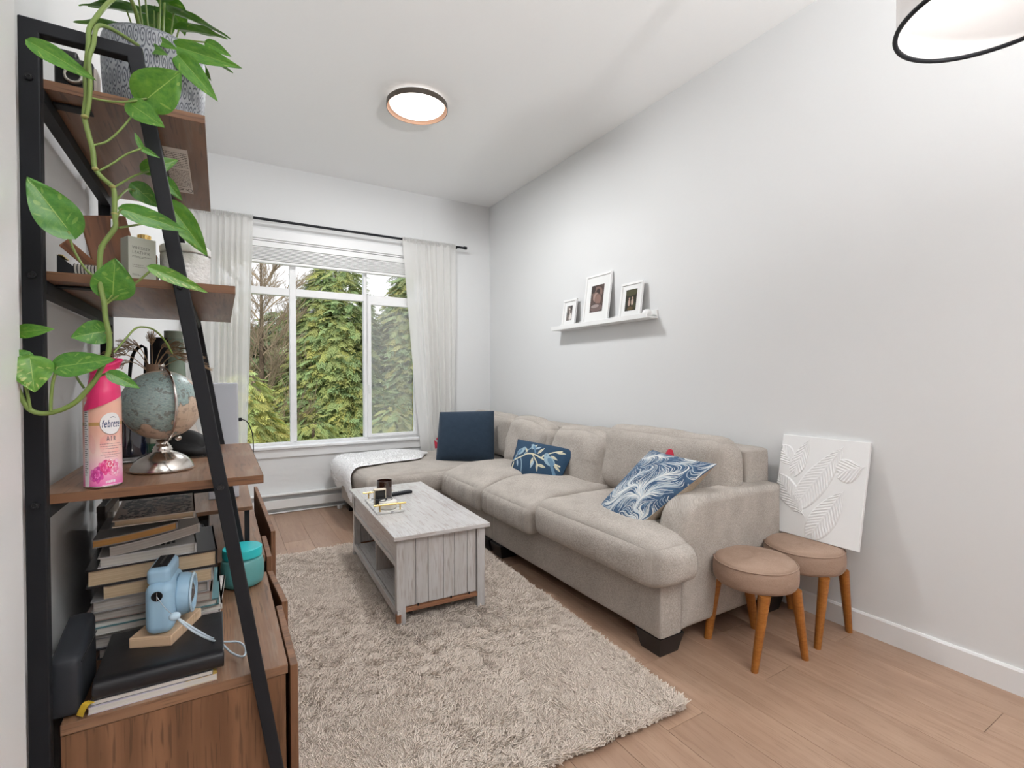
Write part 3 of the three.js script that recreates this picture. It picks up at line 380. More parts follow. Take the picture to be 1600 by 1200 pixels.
{ // white fleece throw over the end of the chaise
  const fleece = std({ color: rgb(0.94, 0.935, 0.925), roughness: 1, bumpMap: dataTex(256, 256, (u, v) => fbm(u * 30, v * 30, 30, 30, 8, 3), false, 6, 6), bumpScale: 0.0012 });
  const outline = (u, v, lift) => {                     // v along the chaise from its hanging end, u across
    const wv = (0.33 + 0.03 * Math.sin(v * 7 + 1)) * Math.sqrt(Math.max(0.02, 1 - Math.pow(Math.max(0, (v - 0.62) / 0.385), 2.2))) - 0.04 * sstep(0.15, 0, v), s = (u - 0.5) * 2, zz = -4.36 + s * wv + 0.12 * sstep(0.35, 0, v) * (s > 0 ? s : 0) + 0.02 * Math.sin(v * 11 + s * 3), L = v * 0.91 - 0.02 * s * s + 0.03 * Math.sin(s * 5);
    let x, y; const r = 0.08, hang = 0.12, xe = 0.896, yt = 0.472;
    if (L < hang) { x = xe - 0.012; y = yt - r - (hang - L); } else if (L < hang + r * 1.57) { const t = (L - hang) / r; x = xe - 0.012 + r * (1 - Math.cos(t)); y = yt - r + r * Math.sin(t); } else { x = xe - 0.012 + r + (L - hang - r * 1.57); y = yt; }
    const n = 0.010 * n3(x * 7, y * 7, zz * 7, 14) + 0.006 * n3(x * 30, y * 30, zz * 30, 3), edge = Math.min(1, 9 * Math.min(u, 1 - u, v, 1 - v));
    const nx = L < hang ? -1 : L < hang + r * 1.57 ? -Math.cos((L - hang) / r) : 0, ny = L < hang ? 0 : L < hang + r * 1.57 ? Math.sin((L - hang) / r) : 1, h = lift * Math.sqrt(edge) * (0.016 + n) + 0.012;
    return Vec(x + nx * h, y + ny * h + 0.012 * (L > hang ? 1 - 4 * (((x - 1.60) / 1.43) ** 2) : 0), zz);
  };
  const top = sheetGeo(60, 70, (u, v) => outline(u, v, 1), (u, v) => [u, v]), under = sheetGeo(60, 70, (u, v) => outline(1 - u, v, 0), (u, v) => [u, v]);
  const th = thing('fleece_throw', 'fluffy white throw spread over the left end of the chaise', 'throw', [1.3, 0.3, -4.35]);
  wpart(th, 'cloth', merge([top, under]), Object.assign(fleece, { side: THREE.DoubleSide }));
  const tuft = merge([0, 1, 2].map(k => tube([[0, 0, 0], [0.002 * Math.cos(k * 2), 0.007, 0.002 * Math.sin(k * 2)], [0.006 * Math.cos(k * 2.1), 0.013, 0.006 * Math.sin(k * 2.1)]], 0.0011, 3, 3))), N = 6000, im = shadows(new THREE.InstancedMesh(tuft, std({ color: rgb(0.95, 0.945, 0.935), roughness: 1 }), N)), q = new THREE.Quaternion(), m4 = new THREE.Matrix4();
  im.name = 'fleece_pile'; im.userData = { kind: 'stuff' };
  for (let i = 0; i < N; i++) { const u = rr(0.005, 0.995), v = rr(0.003, 0.997), p0 = outline(u, v, 1), pu = outline(u + 0.004, v, 1).sub(p0), pv = outline(u, v + 0.004, 1).sub(p0), n = pu.cross(pv).normalize(); if (n.y < -0.2) n.negate(); if (!(n.length() > 0.5)) n.set(0, 1, 0);
    q.setFromUnitVectors(Vec(0, 1, 0), n); q.multiply(new THREE.Quaternion().setFromEuler(new THREE.Euler(rr(-0.5, 0.5), rr(0, 6.3), rr(-0.5, 0.5)))); const sc = rr(0.4, 0.8); im.setMatrixAt(i, m4.compose(p0.sub(th.position), q, Vec(sc, sc, sc))); }
  th.add(im);
}
// ---------- coffee table ----------
const TT = thing('coffee_table', 'whitewashed wooden coffee table with open shelves on the rug', 'coffee table', [0.953, 0.022, -2.787], -2.4 * R);
{
  const hw = 0.247, hl = 0.568, top = 0.438, lw = 0.036, lx = hw - 0.040, lz = hl - 0.042;        // local: x across, z along, near end at +z
  part(TT, 'tabletop', span(-hw, hw, top - 0.022, top, -hl, hl, { grain: 'z', r: 0.004, s: 2 }), M.wash);
  for (const sx of [-1, 1]) for (const sz of [-1, 1]) part(TT, 'leg', span(sx * lx - lw / 2 - 0.004, sx * lx + lw / 2 + 0.004, 0, top - 0.022, sz * lz - lw / 2, sz * lz + lw / 2, { grain: 'y', r: 0.003, ou: 0.2 * sx }), M.wash);
  for (const sx of [-1, 1]) { part(TT, 'side_rail', span(sx * (lx + 0.006) - 0.009, sx * (lx + 0.006) + 0.009, top - 0.135, top - 0.022, -lz + lw / 2, lz - lw / 2, { grain: 'z', ou: 0.3 }), M.wash); part(TT, 'rail_strip', span(sx * (lx + 0.012) - 0.010, sx * (lx + 0.012) + 0.010, top - 0.158, top - 0.135, -lz + lw / 2, lz - lw / 2, { grain: 'z', ou: 0.1 }), M.wash); }
  for (const sz of [-1, 1]) { // boarded ends
    const pw = [0.052, 0.062, 0.078, 0.058, 0.07, 0.048]; let x = -lx + lw / 2 + 0.004;
    for (let k = 0; k < 6; k++) { const e = Math.min(x + pw[k], lx - lw / 2 - 0.004); part(TT, 'plank', span(x + 0.0009, e - 0.0009, 0.088, top - 0.022, sz * (lz - 0.002) - 0.009, sz * (lz - 0.002) + 0.009, { grain: 'y', ou: 0.31 * k, ov: 0.17 * k, r: 0.0022 }), M.wash); x = e; }
    part(TT, 'bottom_board', span(-lx + lw / 2, lx - lw / 2, 0.064, 0.084, sz * (lz + 0.004) - 0.012, sz * (lz + 0.004) + 0.012, { grain: 'x', r: 0.002 }), M.rawboard, 'bare brown board with its white front broken off');
    for (const k of [-0.7, 0.25, 0.8]) part(TT, 'nail', place(new THREE.CylinderGeometry(0.004, 0.004, 0.012, 10), k * (lx - 0.03), 0.088, sz * (lz + 0.012)), M.black);
  }
  part(TT, 'shelf', span(-lx, lx, 0.062, 0.082, -lz + lw / 2, lz - lw / 2, { grain: 'z' }), M.wash);
  part(TT, 'shelf_edge', span(-lx - 0.022, -lx - 0.004, 0.045, 0.084, -lz, lz + 0.03, { grain: 'z' }), M.wash);
  part(TT, 'broken_corner', span(-lx - 0.026, -lx - 0.004, 0.028, 0.066, lz + 0.006, lz + 0.034, { grain: 'y' }), M.rawboard, 'bare brown end of the bottom board');
  part(TT, 'divider', span(-lx + 0.004, lx - 0.004, 0.082, top - 0.158, -0.008, 0.008, { grain: 'y' }), M.wash);
  part(TT, 'back_panel', span(lx - 0.014, lx - 0.002, 0.082, top - 0.158, -lz + lw / 2, lz - lw / 2, { grain: 'z' }), M.wash);
  for (let k = 0; k < 3; k++) part(TT, 'peg_hole', place(new THREE.CylinderGeometry(0.006, 0.006, 0.004, 12), -0.1 + 0.06 * k, 0.2 + 0.02 * k, -lz + 0.0125, Math.PI / 2), M.black);
}
const TY = 0.4605;                                   // table top height
{
  const tray = thing('marble_tray', 'white marble tray with brass rod handles on the coffee table', 'tray', [0.803, TY, -2.815], -4 * R);
  const marble = std({ map: dataTex(512, 512, (u, v) => { const f = Math.abs(fbm(u * 3 + 2 * fbm(u * 3, v * 3, 3, 3, 5, 3), v * 5, 64, 64, 8, 4) - 0.5); return mix3([0.62, 0.62, 0.63], [0.88, 0.88, 0.87], sstep(0.0, 0.06, f)); }, true, 3, 3), roughness: 0.15 });
  part(tray, 'slab', span(-0.075, 0.075, 0, 0.012, -0.18, 0.18, { r: 0.003, s: 2 }), marble);
  for (const s of [-1, 1]) part(tray, 'handle', merge([place(new THREE.CylinderGeometry(0.005, 0.005, 0.175, 14), 0, 0.047, s * 0.165, 0, 0, Math.PI / 2), cyl(0.004, 0.004, 0.036, -0.055, 0.011, s * 0.165, { n: 10 }), cyl(0.004, 0.004, 0.036, 0.055, 0.011, s * 0.165, { n: 10 })]), M.gold, 'brass rod handle');
  const brown = phy({ color: rgb(0.035, 0.012, 0.008), roughness: 0.08, clearcoat: 1 });
  const c = thing('candle_tumbler', 'dark brown glass candle tumbler at the far end of the tray', 'candle', [0.842, TY + 0.0125, -2.935]);
  part(c, 'glass', lathe([[0, 0], [0.04, 0], [0.043, 0.004], [0.046, 0.108], [0.0445, 0.11], [0.043, 0.108], [0.041, 0.02], [0, 0.02]]), brown);
  part(c, 'wax', cyl(0.0405, 0.042, 0.06, 0, 0.021, 0), std({ color: rgb(0.2, 0.07, 0.04), roughness: 0.6 })); part(c, 'wick', cyl(0.0015, 0.0015, 0.012, 0, 0.081, 0, { n: 6 }), M.black);
  const f = thing('boxed_frame', 'small upright black case with a cream edge on the tray', 'ornament', [0.778, TY + 0.0125, -2.805], -6 * R);
  part(f, 'case', span(-0.033, 0.033, 0, 0.088, -0.016, 0.010, { r: 0.002 }), M.blackSatin);
  part(f, 'rim', merge([span(-0.033, -0.0285, 0.001, 0.0885, 0.0102, 0.016), span(0.0285, 0.033, 0.001, 0.0885, 0.0102, 0.016), span(-0.033, 0.033, 0.0835, 0.0888, 0.0102, 0.016), span(-0.0335, -0.0295, 0.0885, 0.0905, -0.016, 0.016), span(-0.0335, 0.0335, 0.0885, 0.0905, -0.016, 0.012)]), std({ color: rgb(0.75, 0.66, 0.52), roughness: 0.4 }), 'cream edge');
  const w = thing('white_candle', 'low round white candle at the near end of the tray', 'candle', [0.797, TY + 0.0125, -2.71]);
  part(w, 'body', lathe([[0, 0], [0.044, 0], [0.048, 0.004], [0.049, 0.034], [0.047, 0.04], [0.042, 0.041], [0, 0.0405]]), std({ color: rgb(0.78, 0.75, 0.69), roughness: 0.5 }));
  const e = thing('eyeglasses', 'black framed eyeglasses lying on the low white candle', 'eyeglasses', [0.79, TY + 0.0545, -2.725], 20 * R);
  for (const s of [-1, 1]) { part(e, 'rim', place(new THREE.TorusGeometry(0.017, 0.0022, 8, 28).scale(1.15, 0.9, 1), s * 0.021, 0.004, 0, -1.25), M.blackSatin); part(e, 'temple', tube([[s * 0.041, 0.007, 0], [s * 0.043, 0.006, -0.04], [s * 0.04, 0.003, -0.075], [s * 0.036, -0.002, -0.085]], 0.0018, 16, 6), M.blackSatin); }
  part(e, 'bridge', tube([[-0.006, 0.006, 0], [0, 0.009, 0.001], [0.006, 0.006, 0]], 0.002, 8, 6), M.blackSatin);
  const rm = thing('remote_control', 'slim black remote control lying behind the tray', 'remote', [0.968, TY, -3.035], -17 * R + Math.PI / 2 + 0.5);
  part(rm, 'case', span(-0.021, 0.021, 0, 0.017, -0.082, 0.082, { r: 0.007, s: 4 }), M.black);
  for (let k = 0; k < 12; k++) part(rm, 'button', place(new THREE.CylinderGeometry(0.0038, 0.004, 0.003, 12), -0.011 + 0.011 * (k % 3), 0.0178, -0.055 + 0.018 * Math.floor(k / 3)), std({ color: rgb(0.12, 0.12, 0.13), roughness: 0.6 }));
}
// ---------- shag rug ----------
{
  const g = thing('shag_rug', 'beige shag rug under the coffee table', 'rug', [0.823, 0, -2.377], -3.1 * R);
  const rw = 1.33, rl = 2.30, col = std({ color: rgb(0.40, 0.33, 0.27), roughness: 1 });
  part(g, 'backing', span(-rw / 2 + 0.01, rw / 2 - 0.01, 0.001, 0.010, -rl / 2 + 0.01, rl / 2 - 0.01, { r: 0.003 }), col);
  const strand = (a, b, h, lean, th) => { const pts = []; for (let k = 0; k <= 3; k++) { const t = k / 3; pts.push(Vec(a + Math.cos(th) * lean * t * t, h * (t - 0.25 * t * t * (lean / 0.03)), b + Math.sin(th) * lean * t * t)); } return tube(pts, 0.0016, 3, 3).toNonIndexed(); };
  const geos = [0, 1, 2].map(k => merge(Array.from({ length: 6 }, (_, i) => strand(rr(-0.006, 0.006), rr(-0.006, 0.006), rr(0.022, 0.034), rr(0.012, 0.032), rr(-0.9, 0.9) + k))));
  const fib = std({ color: rgb(1, 1, 1), roughness: 0.95 }), N = 24000, m4 = new THREE.Matrix4(), q = new THREE.Quaternion(), c = new THREE.Color();
  geos.forEach((ge, gi) => {
    const im = shadows(new THREE.InstancedMesh(ge, fib, N)); im.name = 'pile'; im.userData = { kind: 'stuff' };
    for (let i = 0; i < N; i++) {
      const x = rr(-rw / 2, rw / 2), z = rr(-rl / 2, rl / 2), fl = fbm(x * 2.2 + 40, z * 2.2 + 40, 256, 256, 6, 3), cl = vnoise(x * 22 + 99, z * 22 + 99, 999, 999, 12), tilt = fl * 5 + 1.2 * (cl - 0.5);
      q.setFromEuler(new THREE.Euler(rr(-0.25, 0.25), -1.1 + tilt + rr(-0.7, 0.7), rr(-0.25, 0.25))); const s = rr(0.75, 1.15) * (0.75 + 0.5 * cl);
      m4.compose(Vec(x, 0.008, z), q, Vec(1.15, s, 1.15)); im.setMatrixAt(i, m4);
      const t = rr(-0.06, 0.06) + 0.10 * (fbm(x * 7 + 10, z * 7 + 10, 512, 512, 22, 3) - 0.5); c.setRGB(0.80 + t, 0.70 + t, 0.615 + t); im.setColorAt(i, c);
    }
    g.add(im);
  });
}
// ---------- stools, canvas ----------
function stool(label, x, z, turn) {
  const s = thing('velvet_stool', label, 'stool', [x, 0, z], turn);
  part(s, 'seat', lathe([[0, 0.298], [0.15, 0.298], [0.162, 0.303], [0.170, 0.318], [0.172, 0.345], [0.171, 0.374], [0.168, 0.386], [0.164, 0.390], [0.160, 0.398], [0.15, 0.406], [0.10, 0.4095], [0, 0.410]], 0, 0, 0, 72), M.velvet);
  part(s, 'piping', place(new THREE.TorusGeometry(0.1675, 0.003, 8, 72), 0, 0.391, 0, Math.PI / 2), M.velvet);
  for (let k = 0; k < 4; k++) { const a = Math.PI / 4 + k * Math.PI / 2, l = cyl(0.0155, 0.024, 0.302, 0, 0, 0, { n: 24 }); part(s, 'leg', l.applyMatrix4(new THREE.Matrix4().makeShear(0, 0, -0.25 * Math.cos(a), 0, -0.25 * Math.sin(a), 0)).translate(0.193 * Math.cos(a), 0, 0.193 * Math.sin(a)), M.honey, 'tapered orange-brown wooden leg'); }
  return s;
}
stool('round taupe velvet stool in front, its seat empty', 2.02, -1.315, -12 * R);
stool('round taupe velvet stool at the wall with the white canvas standing on it', 2.395, -1.31, 0);
{
  const g = thing('leaf_canvas', 'white canvas with raised plaster leaves leaning on the wall', 'artwork', [2.452, 0.4108, -1.305]);
  const inn = new THREE.Group(); const tilt = Math.atan2(0.108, 0.485), mat = std({ color: rgb(0.83, 0.83, 0.825), roughness: 0.65, bumpMap: weave(63, 0.3), bumpScale: 0.0004 });
  // local: width along z (-0.2 .. 0.2), height up, face towards -x; leaned back by the tilt
  const lean = geo => geo.applyMatrix4(new THREE.Matrix4().makeRotationZ(-tilt));
  part(g, 'panel', lean(span(0, 0.02, 0, 0.497, -0.203, 0.203, { r: 0.003, s: 2 })), mat);
  function reliefLeaf(z0, y0, z1, y1, wd, seed) {     // from base to tip on the face
    const L = Math.hypot(z1 - z0, y1 - y0), dz = (z1 - z0) / L, dy = (y1 - y0) / L;
    const geo = sheetGeo(44, 90, (u, v) => {
      const s = u * 2 - 1, hw = wd * Math.pow(Math.sin(Math.PI * clamp(Math.pow(v, 0.8), 0.004, 0.996)), 0.75) * (1 + 0.07 * n3(v * 9, s > 0 ? 3 : 8, seed, 4)), a = v * L - Math.abs(s) * 0.02, zz = z0 + dz * a - dy * s * hw, yy = y0 + dy * a + dz * s * hw;
      const rib = Math.sin((v * L * 330 + Math.abs(s) * hw * 260 + 3 * n3(s * 3, v * 6, seed, 2)) + seed), e = Math.min(1, (1 - Math.abs(s)) * 7, v * 14, (1 - v) * 14), mid = Math.exp(-(s * s) / 0.006);
      const h = e * (0.0035 + 0.0017 * rib * (1 - mid) + 0.0012 * mid + 0.0018 * sstep(0.75, 0.97, Math.abs(s)));
      return [-h + 0.0001, clamp(yy, 0.003, 0.494), clamp(zz, -0.200, 0.200)];
    }, (u, v) => [u * 0.1, v * 0.3]);
    return lean(geo);
  }
  const dm = mat.clone(); dm.side = THREE.DoubleSide;
  [[-0.10, 0.13, 0.10, 0.475, 0.062, 1], [-0.125, 0.30, -0.065, 0.49, 0.040, 2], [-0.20, 0.42, -0.12, 0.33, 0.048, 3], [0.085, 0.34, 0.20, 0.385, 0.058, 4], [-0.20, 0.27, -0.045, 0.10, 0.055, 5], [-0.01, 0.01, 0.12, 0.265, 0.062, 6]].forEach(a => part(g, 'plaster_leaf', reliefLeaf(...a), dm));
}
// ---------- picture ledge ----------
{
  const l = thing('picture_ledge', 'white picture ledge on the long wall above the sofa', 'shelf', [W, 1.6, -2.94]);
  wpart(l, 'board', span(2.475, W - 0.001, 1.600, 1.612, -3.505, -2.395), M.white); wpart(l, 'front_lip', span(2.468, 2.479, 1.600, 1.634, -3.505, -2.395), M.white); wpart(l, 'back_rail', span(W - 0.014, W - 0.001, 1.612, 1.66, -3.505, -2.395), M.white);
  const photo = (fn) => std({ map: canvasTex(256, 384, fn), roughness: 0.25 });
  const blobs = (c, w, h, bg, list) => { c.fillStyle = bg; c.fillRect(0, 0, w, h); for (const [x, y, rx, ry, col] of list) { const g = c.createRadialGradient(0, 0, 0, 0, 0, 1); g.addColorStop(0, col); g.addColorStop(0.75, col); g.addColorStop(1, 'rgba(0,0,0,0)'); c.save(); c.translate(x * w, y * h); c.scale(rx * w, ry * h); c.fillStyle = g; c.beginPath(); c.arc(0, 0, 1, 0, 7); c.fill(); c.restore(); } };
  const ph = [photo((c, w, h) => blobs(c, w, h, '#6f6763', [[0.2, 0.2, 0.3, 0.4, '#8a827c'], [0.5, 0.25, 0.16, 0.12, '#cfc4bb'], [0.5, 0.65, 0.26, 0.4, '#a89c95'], [0.35, 0.5, 0.08, 0.35, '#3d3836'], [0.75, 0.75, 0.2, 0.3, '#ded8d2'], [0.8, 0.15, 0.2, 0.2, '#4a4543']])),
    photo((c, w, h) => blobs(c, w, h, '#55443f', [[0.5, 0.3, 0.5, 0.3, '#7b635b'], [0.55, 0.25, 0.16, 0.12, '#3a2d2a'], [0.42, 0.45, 0.3, 0.22, '#9b8077'], [0.6, 0.55, 0.28, 0.25, '#86695f'], [0.5, 0.85, 0.6, 0.18, '#6d5a57'], [0.4, 0.78, 0.4, 0.08, '#9a8a86'], [0.15, 0.15, 0.2, 0.15, '#3d3330']])),
    photo((c, w, h) => blobs(c, w, h, '#2f2d22', [[0.5, 0.15, 0.7, 0.2, '#4b4a34'], [0.35, 0.62, 0.13, 0.2, '#b59a8b'], [0.64, 0.6, 0.13, 0.2, '#b8a394'], [0.35, 0.42, 0.07, 0.06, '#c4a28e'], [0.64, 0.4, 0.07, 0.06, '#c4a28e'], [0.5, 0.9, 0.35, 0.12, '#5a4a32'], [0.85, 0.8, 0.15, 0.2, '#3c3d29']]))];
  function frame(label, zc, w, h, pw, ph_, mat, turn) {
    const f = thing('framed_picture', label, 'picture frame', [2.505, 1.6125, zc], turn * R), tilt = 0.135, lean = g => g.applyMatrix4(new THREE.Matrix4().makeRotationZ(-tilt)), b = 0.017;
    part(f, 'frame', lean(merge([span(0, 0.018, 0, b, -w / 2, w / 2), span(0, 0.018, h - b, h, -w / 2, w / 2), span(0, 0.018, b, h - b, -w / 2, -w / 2 + b), span(0, 0.018, b, h - b, w / 2 - b, w / 2)])), M.white);
    part(f, 'mat_board', lean(span(0.008, 0.012, b, h - b, -w / 2 + b, w / 2 - b, { r: 0.0005 })), std({ color: rgb(0.80, 0.80, 0.79), roughness: 0.8 }));
    part(f, 'photo', lean(place(new THREE.PlaneGeometry(pw, ph_), 0.0075, h * 0.5 + 0.006, 0, 0, -Math.PI / 2)), mat, 'print');
    part(f, 'backing', lean(span(0.0122, 0.0175, b, h - b, -w / 2 + b, w / 2 - b)), std({ color: rgb(0.2, 0.17, 0.14), roughness: 0.9 }));
    return f;
  }
  frame('small white picture frame with a grey print, furthest along the ledge', -3.325, 0.175, 0.245, 0.075, 0.125, ph[0], 0);
  frame('large white picture frame with a brown print, tallest on the ledge', -2.985, 0.30, 0.40, 0.15, 0.215, ph[1], 0);
  frame('medium white picture frame with a dark green print of two figures', -2.605, 0.215, 0.27, 0.11, 0.155, ph[2], 0);
  solo('ledge_ornament', merge([lathe([[0, 0], [0.02, 0], [0.03, 0.008], [0.034, 0.024], [0.028, 0.042], [0.014, 0.05], [0, 0.051]])]), M.white, 'little round white ornament at the end of the picture ledge', 'ornament', [2.515, 1.6125, -2.435]);
}

// ---------- black ladder shelf ----------
const ZN = -1.067, ZF = -1.648;                       // near and far frames
const legX = y => -0.123 + (1.765 - y) * 0.1585;      // centre of the slanted front leg at height y
{
  const S = thing('ladder_shelf', 'black metal ladder shelf with three rustic wood boards on the left wall', 'shelf unit', [-0.1, 0, -1.36]);
  const P = (n, g, m = M.black, l) => wpart(S, n, g, m, l);
  for (const z of [ZN, ZF]) {
    P('post', span(-0.268, -0.242, 0, 1.768, z - 0.010, z + 0.010, { r: 0.0025, s: 2 })); P('leg', bar([legX(-0.0), 0.0, z], [legX(1.768), 1.768, z], 0.0235, 0.020));
    P('top_bar', span(-0.268, legX(1.757) + 0.0115, 1.746, 1.768, z - 0.0101, z + 0.0101, { r: 0.0025, s: 2 })); P('foot', span(-0.27, -0.24, 0, 0.012, z - 0.012, z + 0.012, { r: 0.003 })); P('foot', span(legX(0) - 0.016, legX(0) + 0.012, 0, 0.012, z - 0.012, z + 0.012, { r: 0.003 }));
  }
  const boards = [[1.670, 1.685, -0.021], [1.360, 1.375, 0.025], [0.994, 1.010, 0.070]];
  boards.forEach(([y0, y1, x1], k) => {
    const b = P('board', span(-0.2625, x1, y0, y1, ZF + 0.011, ZN - 0.011, { grain: 'z', r: 0.0012, ou: k * 0.31, ov: k * 0.2 }), M.rustic);
    wpart(b, 'edge_band', merge([span(-0.2625, x1, y0, y1, ZN - 0.0112, ZN - 0.0102, { grain: 'x', r: 0.0004, ov: k * 0.3 }), span(x1 - 0.0004, x1 + 0.0006, y0, y1, ZF + 0.011, ZN - 0.011, { grain: 'z', r: 0.0004 })]), M.rusticEdge);
    P('rail', span(-0.262, -0.242, y0 - 0.022, y0 - 0.0005, ZF + 0.0102, ZN - 0.0102, { r: 0.0005 })); const lx = legX(y0); P('rail', span(lx - 0.010, lx + 0.010, y0 - 0.021, y0 - 0.0005, ZF + 0.0102, ZN - 0.0102, { r: 0.0005 }));
    P('bracket', merge([span(-0.2405, -0.19, y0 - 0.004, y0 - 0.0005, ZN - 0.075, ZN - 0.05, { r: 0.001 })]));
    for (const x of [-0.255, legX((y0 + y1) / 2)]) P('bolt', merge([place(new THREE.CylinderGeometry(0.0052, 0.006, 0.004, 20), x, (y0 + y1) / 2 - 0.004, ZN + 0.0117, Math.PI / 2), place(new THREE.TorusGeometry(0.003, 0.0008, 6, 16), x, (y0 + y1) / 2 - 0.004, ZN + 0.0137)]), M.blackSatin);
  });
  P('crossbar', span(-0.241, legX(0.887) - 0.012, 0.876, 0.896, ZF - 0.009, ZF + 0.009, { r: 0.002 }));
  const lab = std({ roughness: 0.8, map: canvasTex(256, 1024, (c, w, h) => { c.fillStyle = '#e4e2de'; c.fillRect(0, 0, w, h); c.strokeStyle = '#3a3836'; c.lineWidth = 7; c.beginPath(); c.ellipse(150, 80, 80, 40, 0, 0, 7); c.stroke(); c.beginPath(); c.ellipse(34, 80, 26, 40, 0, 0, 7); c.stroke(); c.fillStyle = '#4a4845'; c.fillRect(112, 70, 76, 20); for (let i = 0; i < 22; i++) for (let x = 16; x < 236;) { const l = 8 + 26 * hash2(i, x, 3); if (i !== 12) c.fillRect(x, 170 + i * 36, l, 11); x += l + 7; } }) });
  P('paper_sticker', place(new THREE.PlaneGeometry(0.046, 0.28).rotateX(Math.PI / 2).rotateY(Math.PI), -0.078, 1.6695, -1.36), lab, 'white printed sticker under the top board');
}
// ---------- low wooden consoles under it ----------
{
  const c = thing('media_console', 'near rustic wooden console carrying the book stack and turquoise jar', 'console', [-0.08, 0, -1.37]);
  const P = (n, g, m = M.rustic, l) => wpart(c, n, g, m, l);
  P('top', span(-0.236, 0.112, 0.602, 0.622, -1.633, -1.083, { grain: 'z', r: 0.0015, ou: 0.4 })); P('end_panel', span(-0.236, 0.108, 0, 0.6015, -1.102, -1.085, { grain: 'y', r: 0.0015 }), M.rusticEdge); P('end_panel', span(-0.236, 0.108, 0, 0.6015, -1.633, -1.617, { grain: 'y' }), M.rusticEdge);
  P('back', span(-0.236, -0.226, 0, 0.6015, -1.6165, -1.1025)); P('bottom', span(-0.2255, 0.10, 0.04, 0.058, -1.6165, -1.1025, { grain: 'z' })); P('divider', span(-0.2255, 0.10, 0.0585, 0.6015, -1.39, -1.374, { grain: 'y' }));
  const dB = P('door', span(0.116, 0.131, 0.03, 0.616, -1.388, -1.084, { grain: 'y', ou: 0.3 }), M.rusticEdge); const dA = P('door', place(box(0.015, 0.586, 0.245, 0, 0, 0.1225, { grain: 'y', ou: 0.7 }), 0.122, 0.328, -1.637, 0, 0.065, 0), M.rusticEdge);
  wpart(dB, 'knob', cyl(0.008, 0.011, 0.02, 0, 0, 0, { n: 20 }).rotateZ(-Math.PI / 2).translate(0.131, 0.35, -1.35), M.black); wpart(dA, 'knob', cyl(0.008, 0.011, 0.02, 0, 0, 0, { n: 20 }).rotateZ(-Math.PI / 2).translate(0.148, 0.35, -1.42), M.black);
  const f = thing('media_console', 'taller rustic console beyond the turquoise jar, reaching towards the window', 'console', [-0.08, 0, -2.3]);
  const Q = (n, g, m = M.rustic, l) => wpart(f, n, g, m, l);
  Q('top', span(-0.275, 0.112, 0.640, 0.660, -2.95, -1.672, { grain: 'z', r: 0.0015, ou: 0.1 })); Q('end_panel', span(-0.275, 0.108, 0, 0.6395, -1.692, -1.674, { grain: 'y' }), M.rusticEdge); Q('end_panel', span(-0.275, 0.108, 0, 0.6395, -2.948, -2.93, { grain: 'y' }), M.rusticEdge);
  Q('back', span(-0.275, -0.265, 0, 0.6395, -2.9295, -1.6925)); Q('bottom', span(-0.2645, 0.10, 0.04, 0.058, -2.9295, -1.6925, { grain: 'z' }));
  Q('door', place(box(0.015, 0.62, 0.84, 0, 0, 0.42, { grain: 'y', ou: 0.7 }), 0.145, 0.348, -2.765, 0, 0.012, 0), M.rusticEdge, 'door standing ajar'); Q('door', span(0.116, 0.131, 0.03, 0.652, -1.905, -1.676, { grain: 'y', ou: 0.2 }), M.rusticEdge);
  const r = thing('riser_shelf', 'small raised wooden shelf with black legs on the taller console', 'shelf', [-0.09, 0.6605, -1.99]);
  wpart(r, 'board', span(-0.262, 0.080, 0.800, 0.812, -2.34, -1.682, { grain: 'z', ou: 0.6 }), M.rustic); for (const x of [-0.25, 0.065]) for (const z of [-1.70, -2.32]) wpart(r, 'leg', span(x - 0.007, x + 0.007, 0.6605, 0.7995, z - 0.007, z + 0.007), M.black);
}
// ---------- the stack of books, bottom to top ----------
const print_ = (bg, fn, w = 256, h = 256) => std({ map: canvasTex(w, h, (c, W2, H2) => { c.fillStyle = bg; c.fillRect(0, 0, W2, H2); fn && fn(c, W2, H2); }), roughness: 0.5 });
const pageTex = (r, g, b) => std({ map: dataTex(64, 256, (u, v, i, j) => { const n = 0.10 * (hash2(j, 3, 7) - 0.5); return [r + n, g + n, b + n]; }, true, 4, 14), roughness: 0.9 });
const PG = { white: pageTex(0.80, 0.78, 0.75), tan: pageTex(0.76, 0.67, 0.55), grey: pageTex(0.66, 0.63, 0.60), orange: pageTex(0.74, 0.55, 0.32) };
const floral = print_('#b9afa6', (c, w, h) => { c.fillStyle = '#16151a'; for (let i = 0; i < 210; i++) { const x = 24 + hash2(i, 1, 77) * (w - 48), y = 24 + hash2(i, 2, 77) * (h - 48), a = hash2(i, 3, 77) * 6.3; c.save(); c.translate(x, y); c.rotate(a); for (let k = 0; k < 4; k++) { c.rotate(1.57); c.beginPath(); c.ellipse(10, 0, 12, 7, 0, 0, 7); c.fill(); } c.restore(); } }, 512, 512);
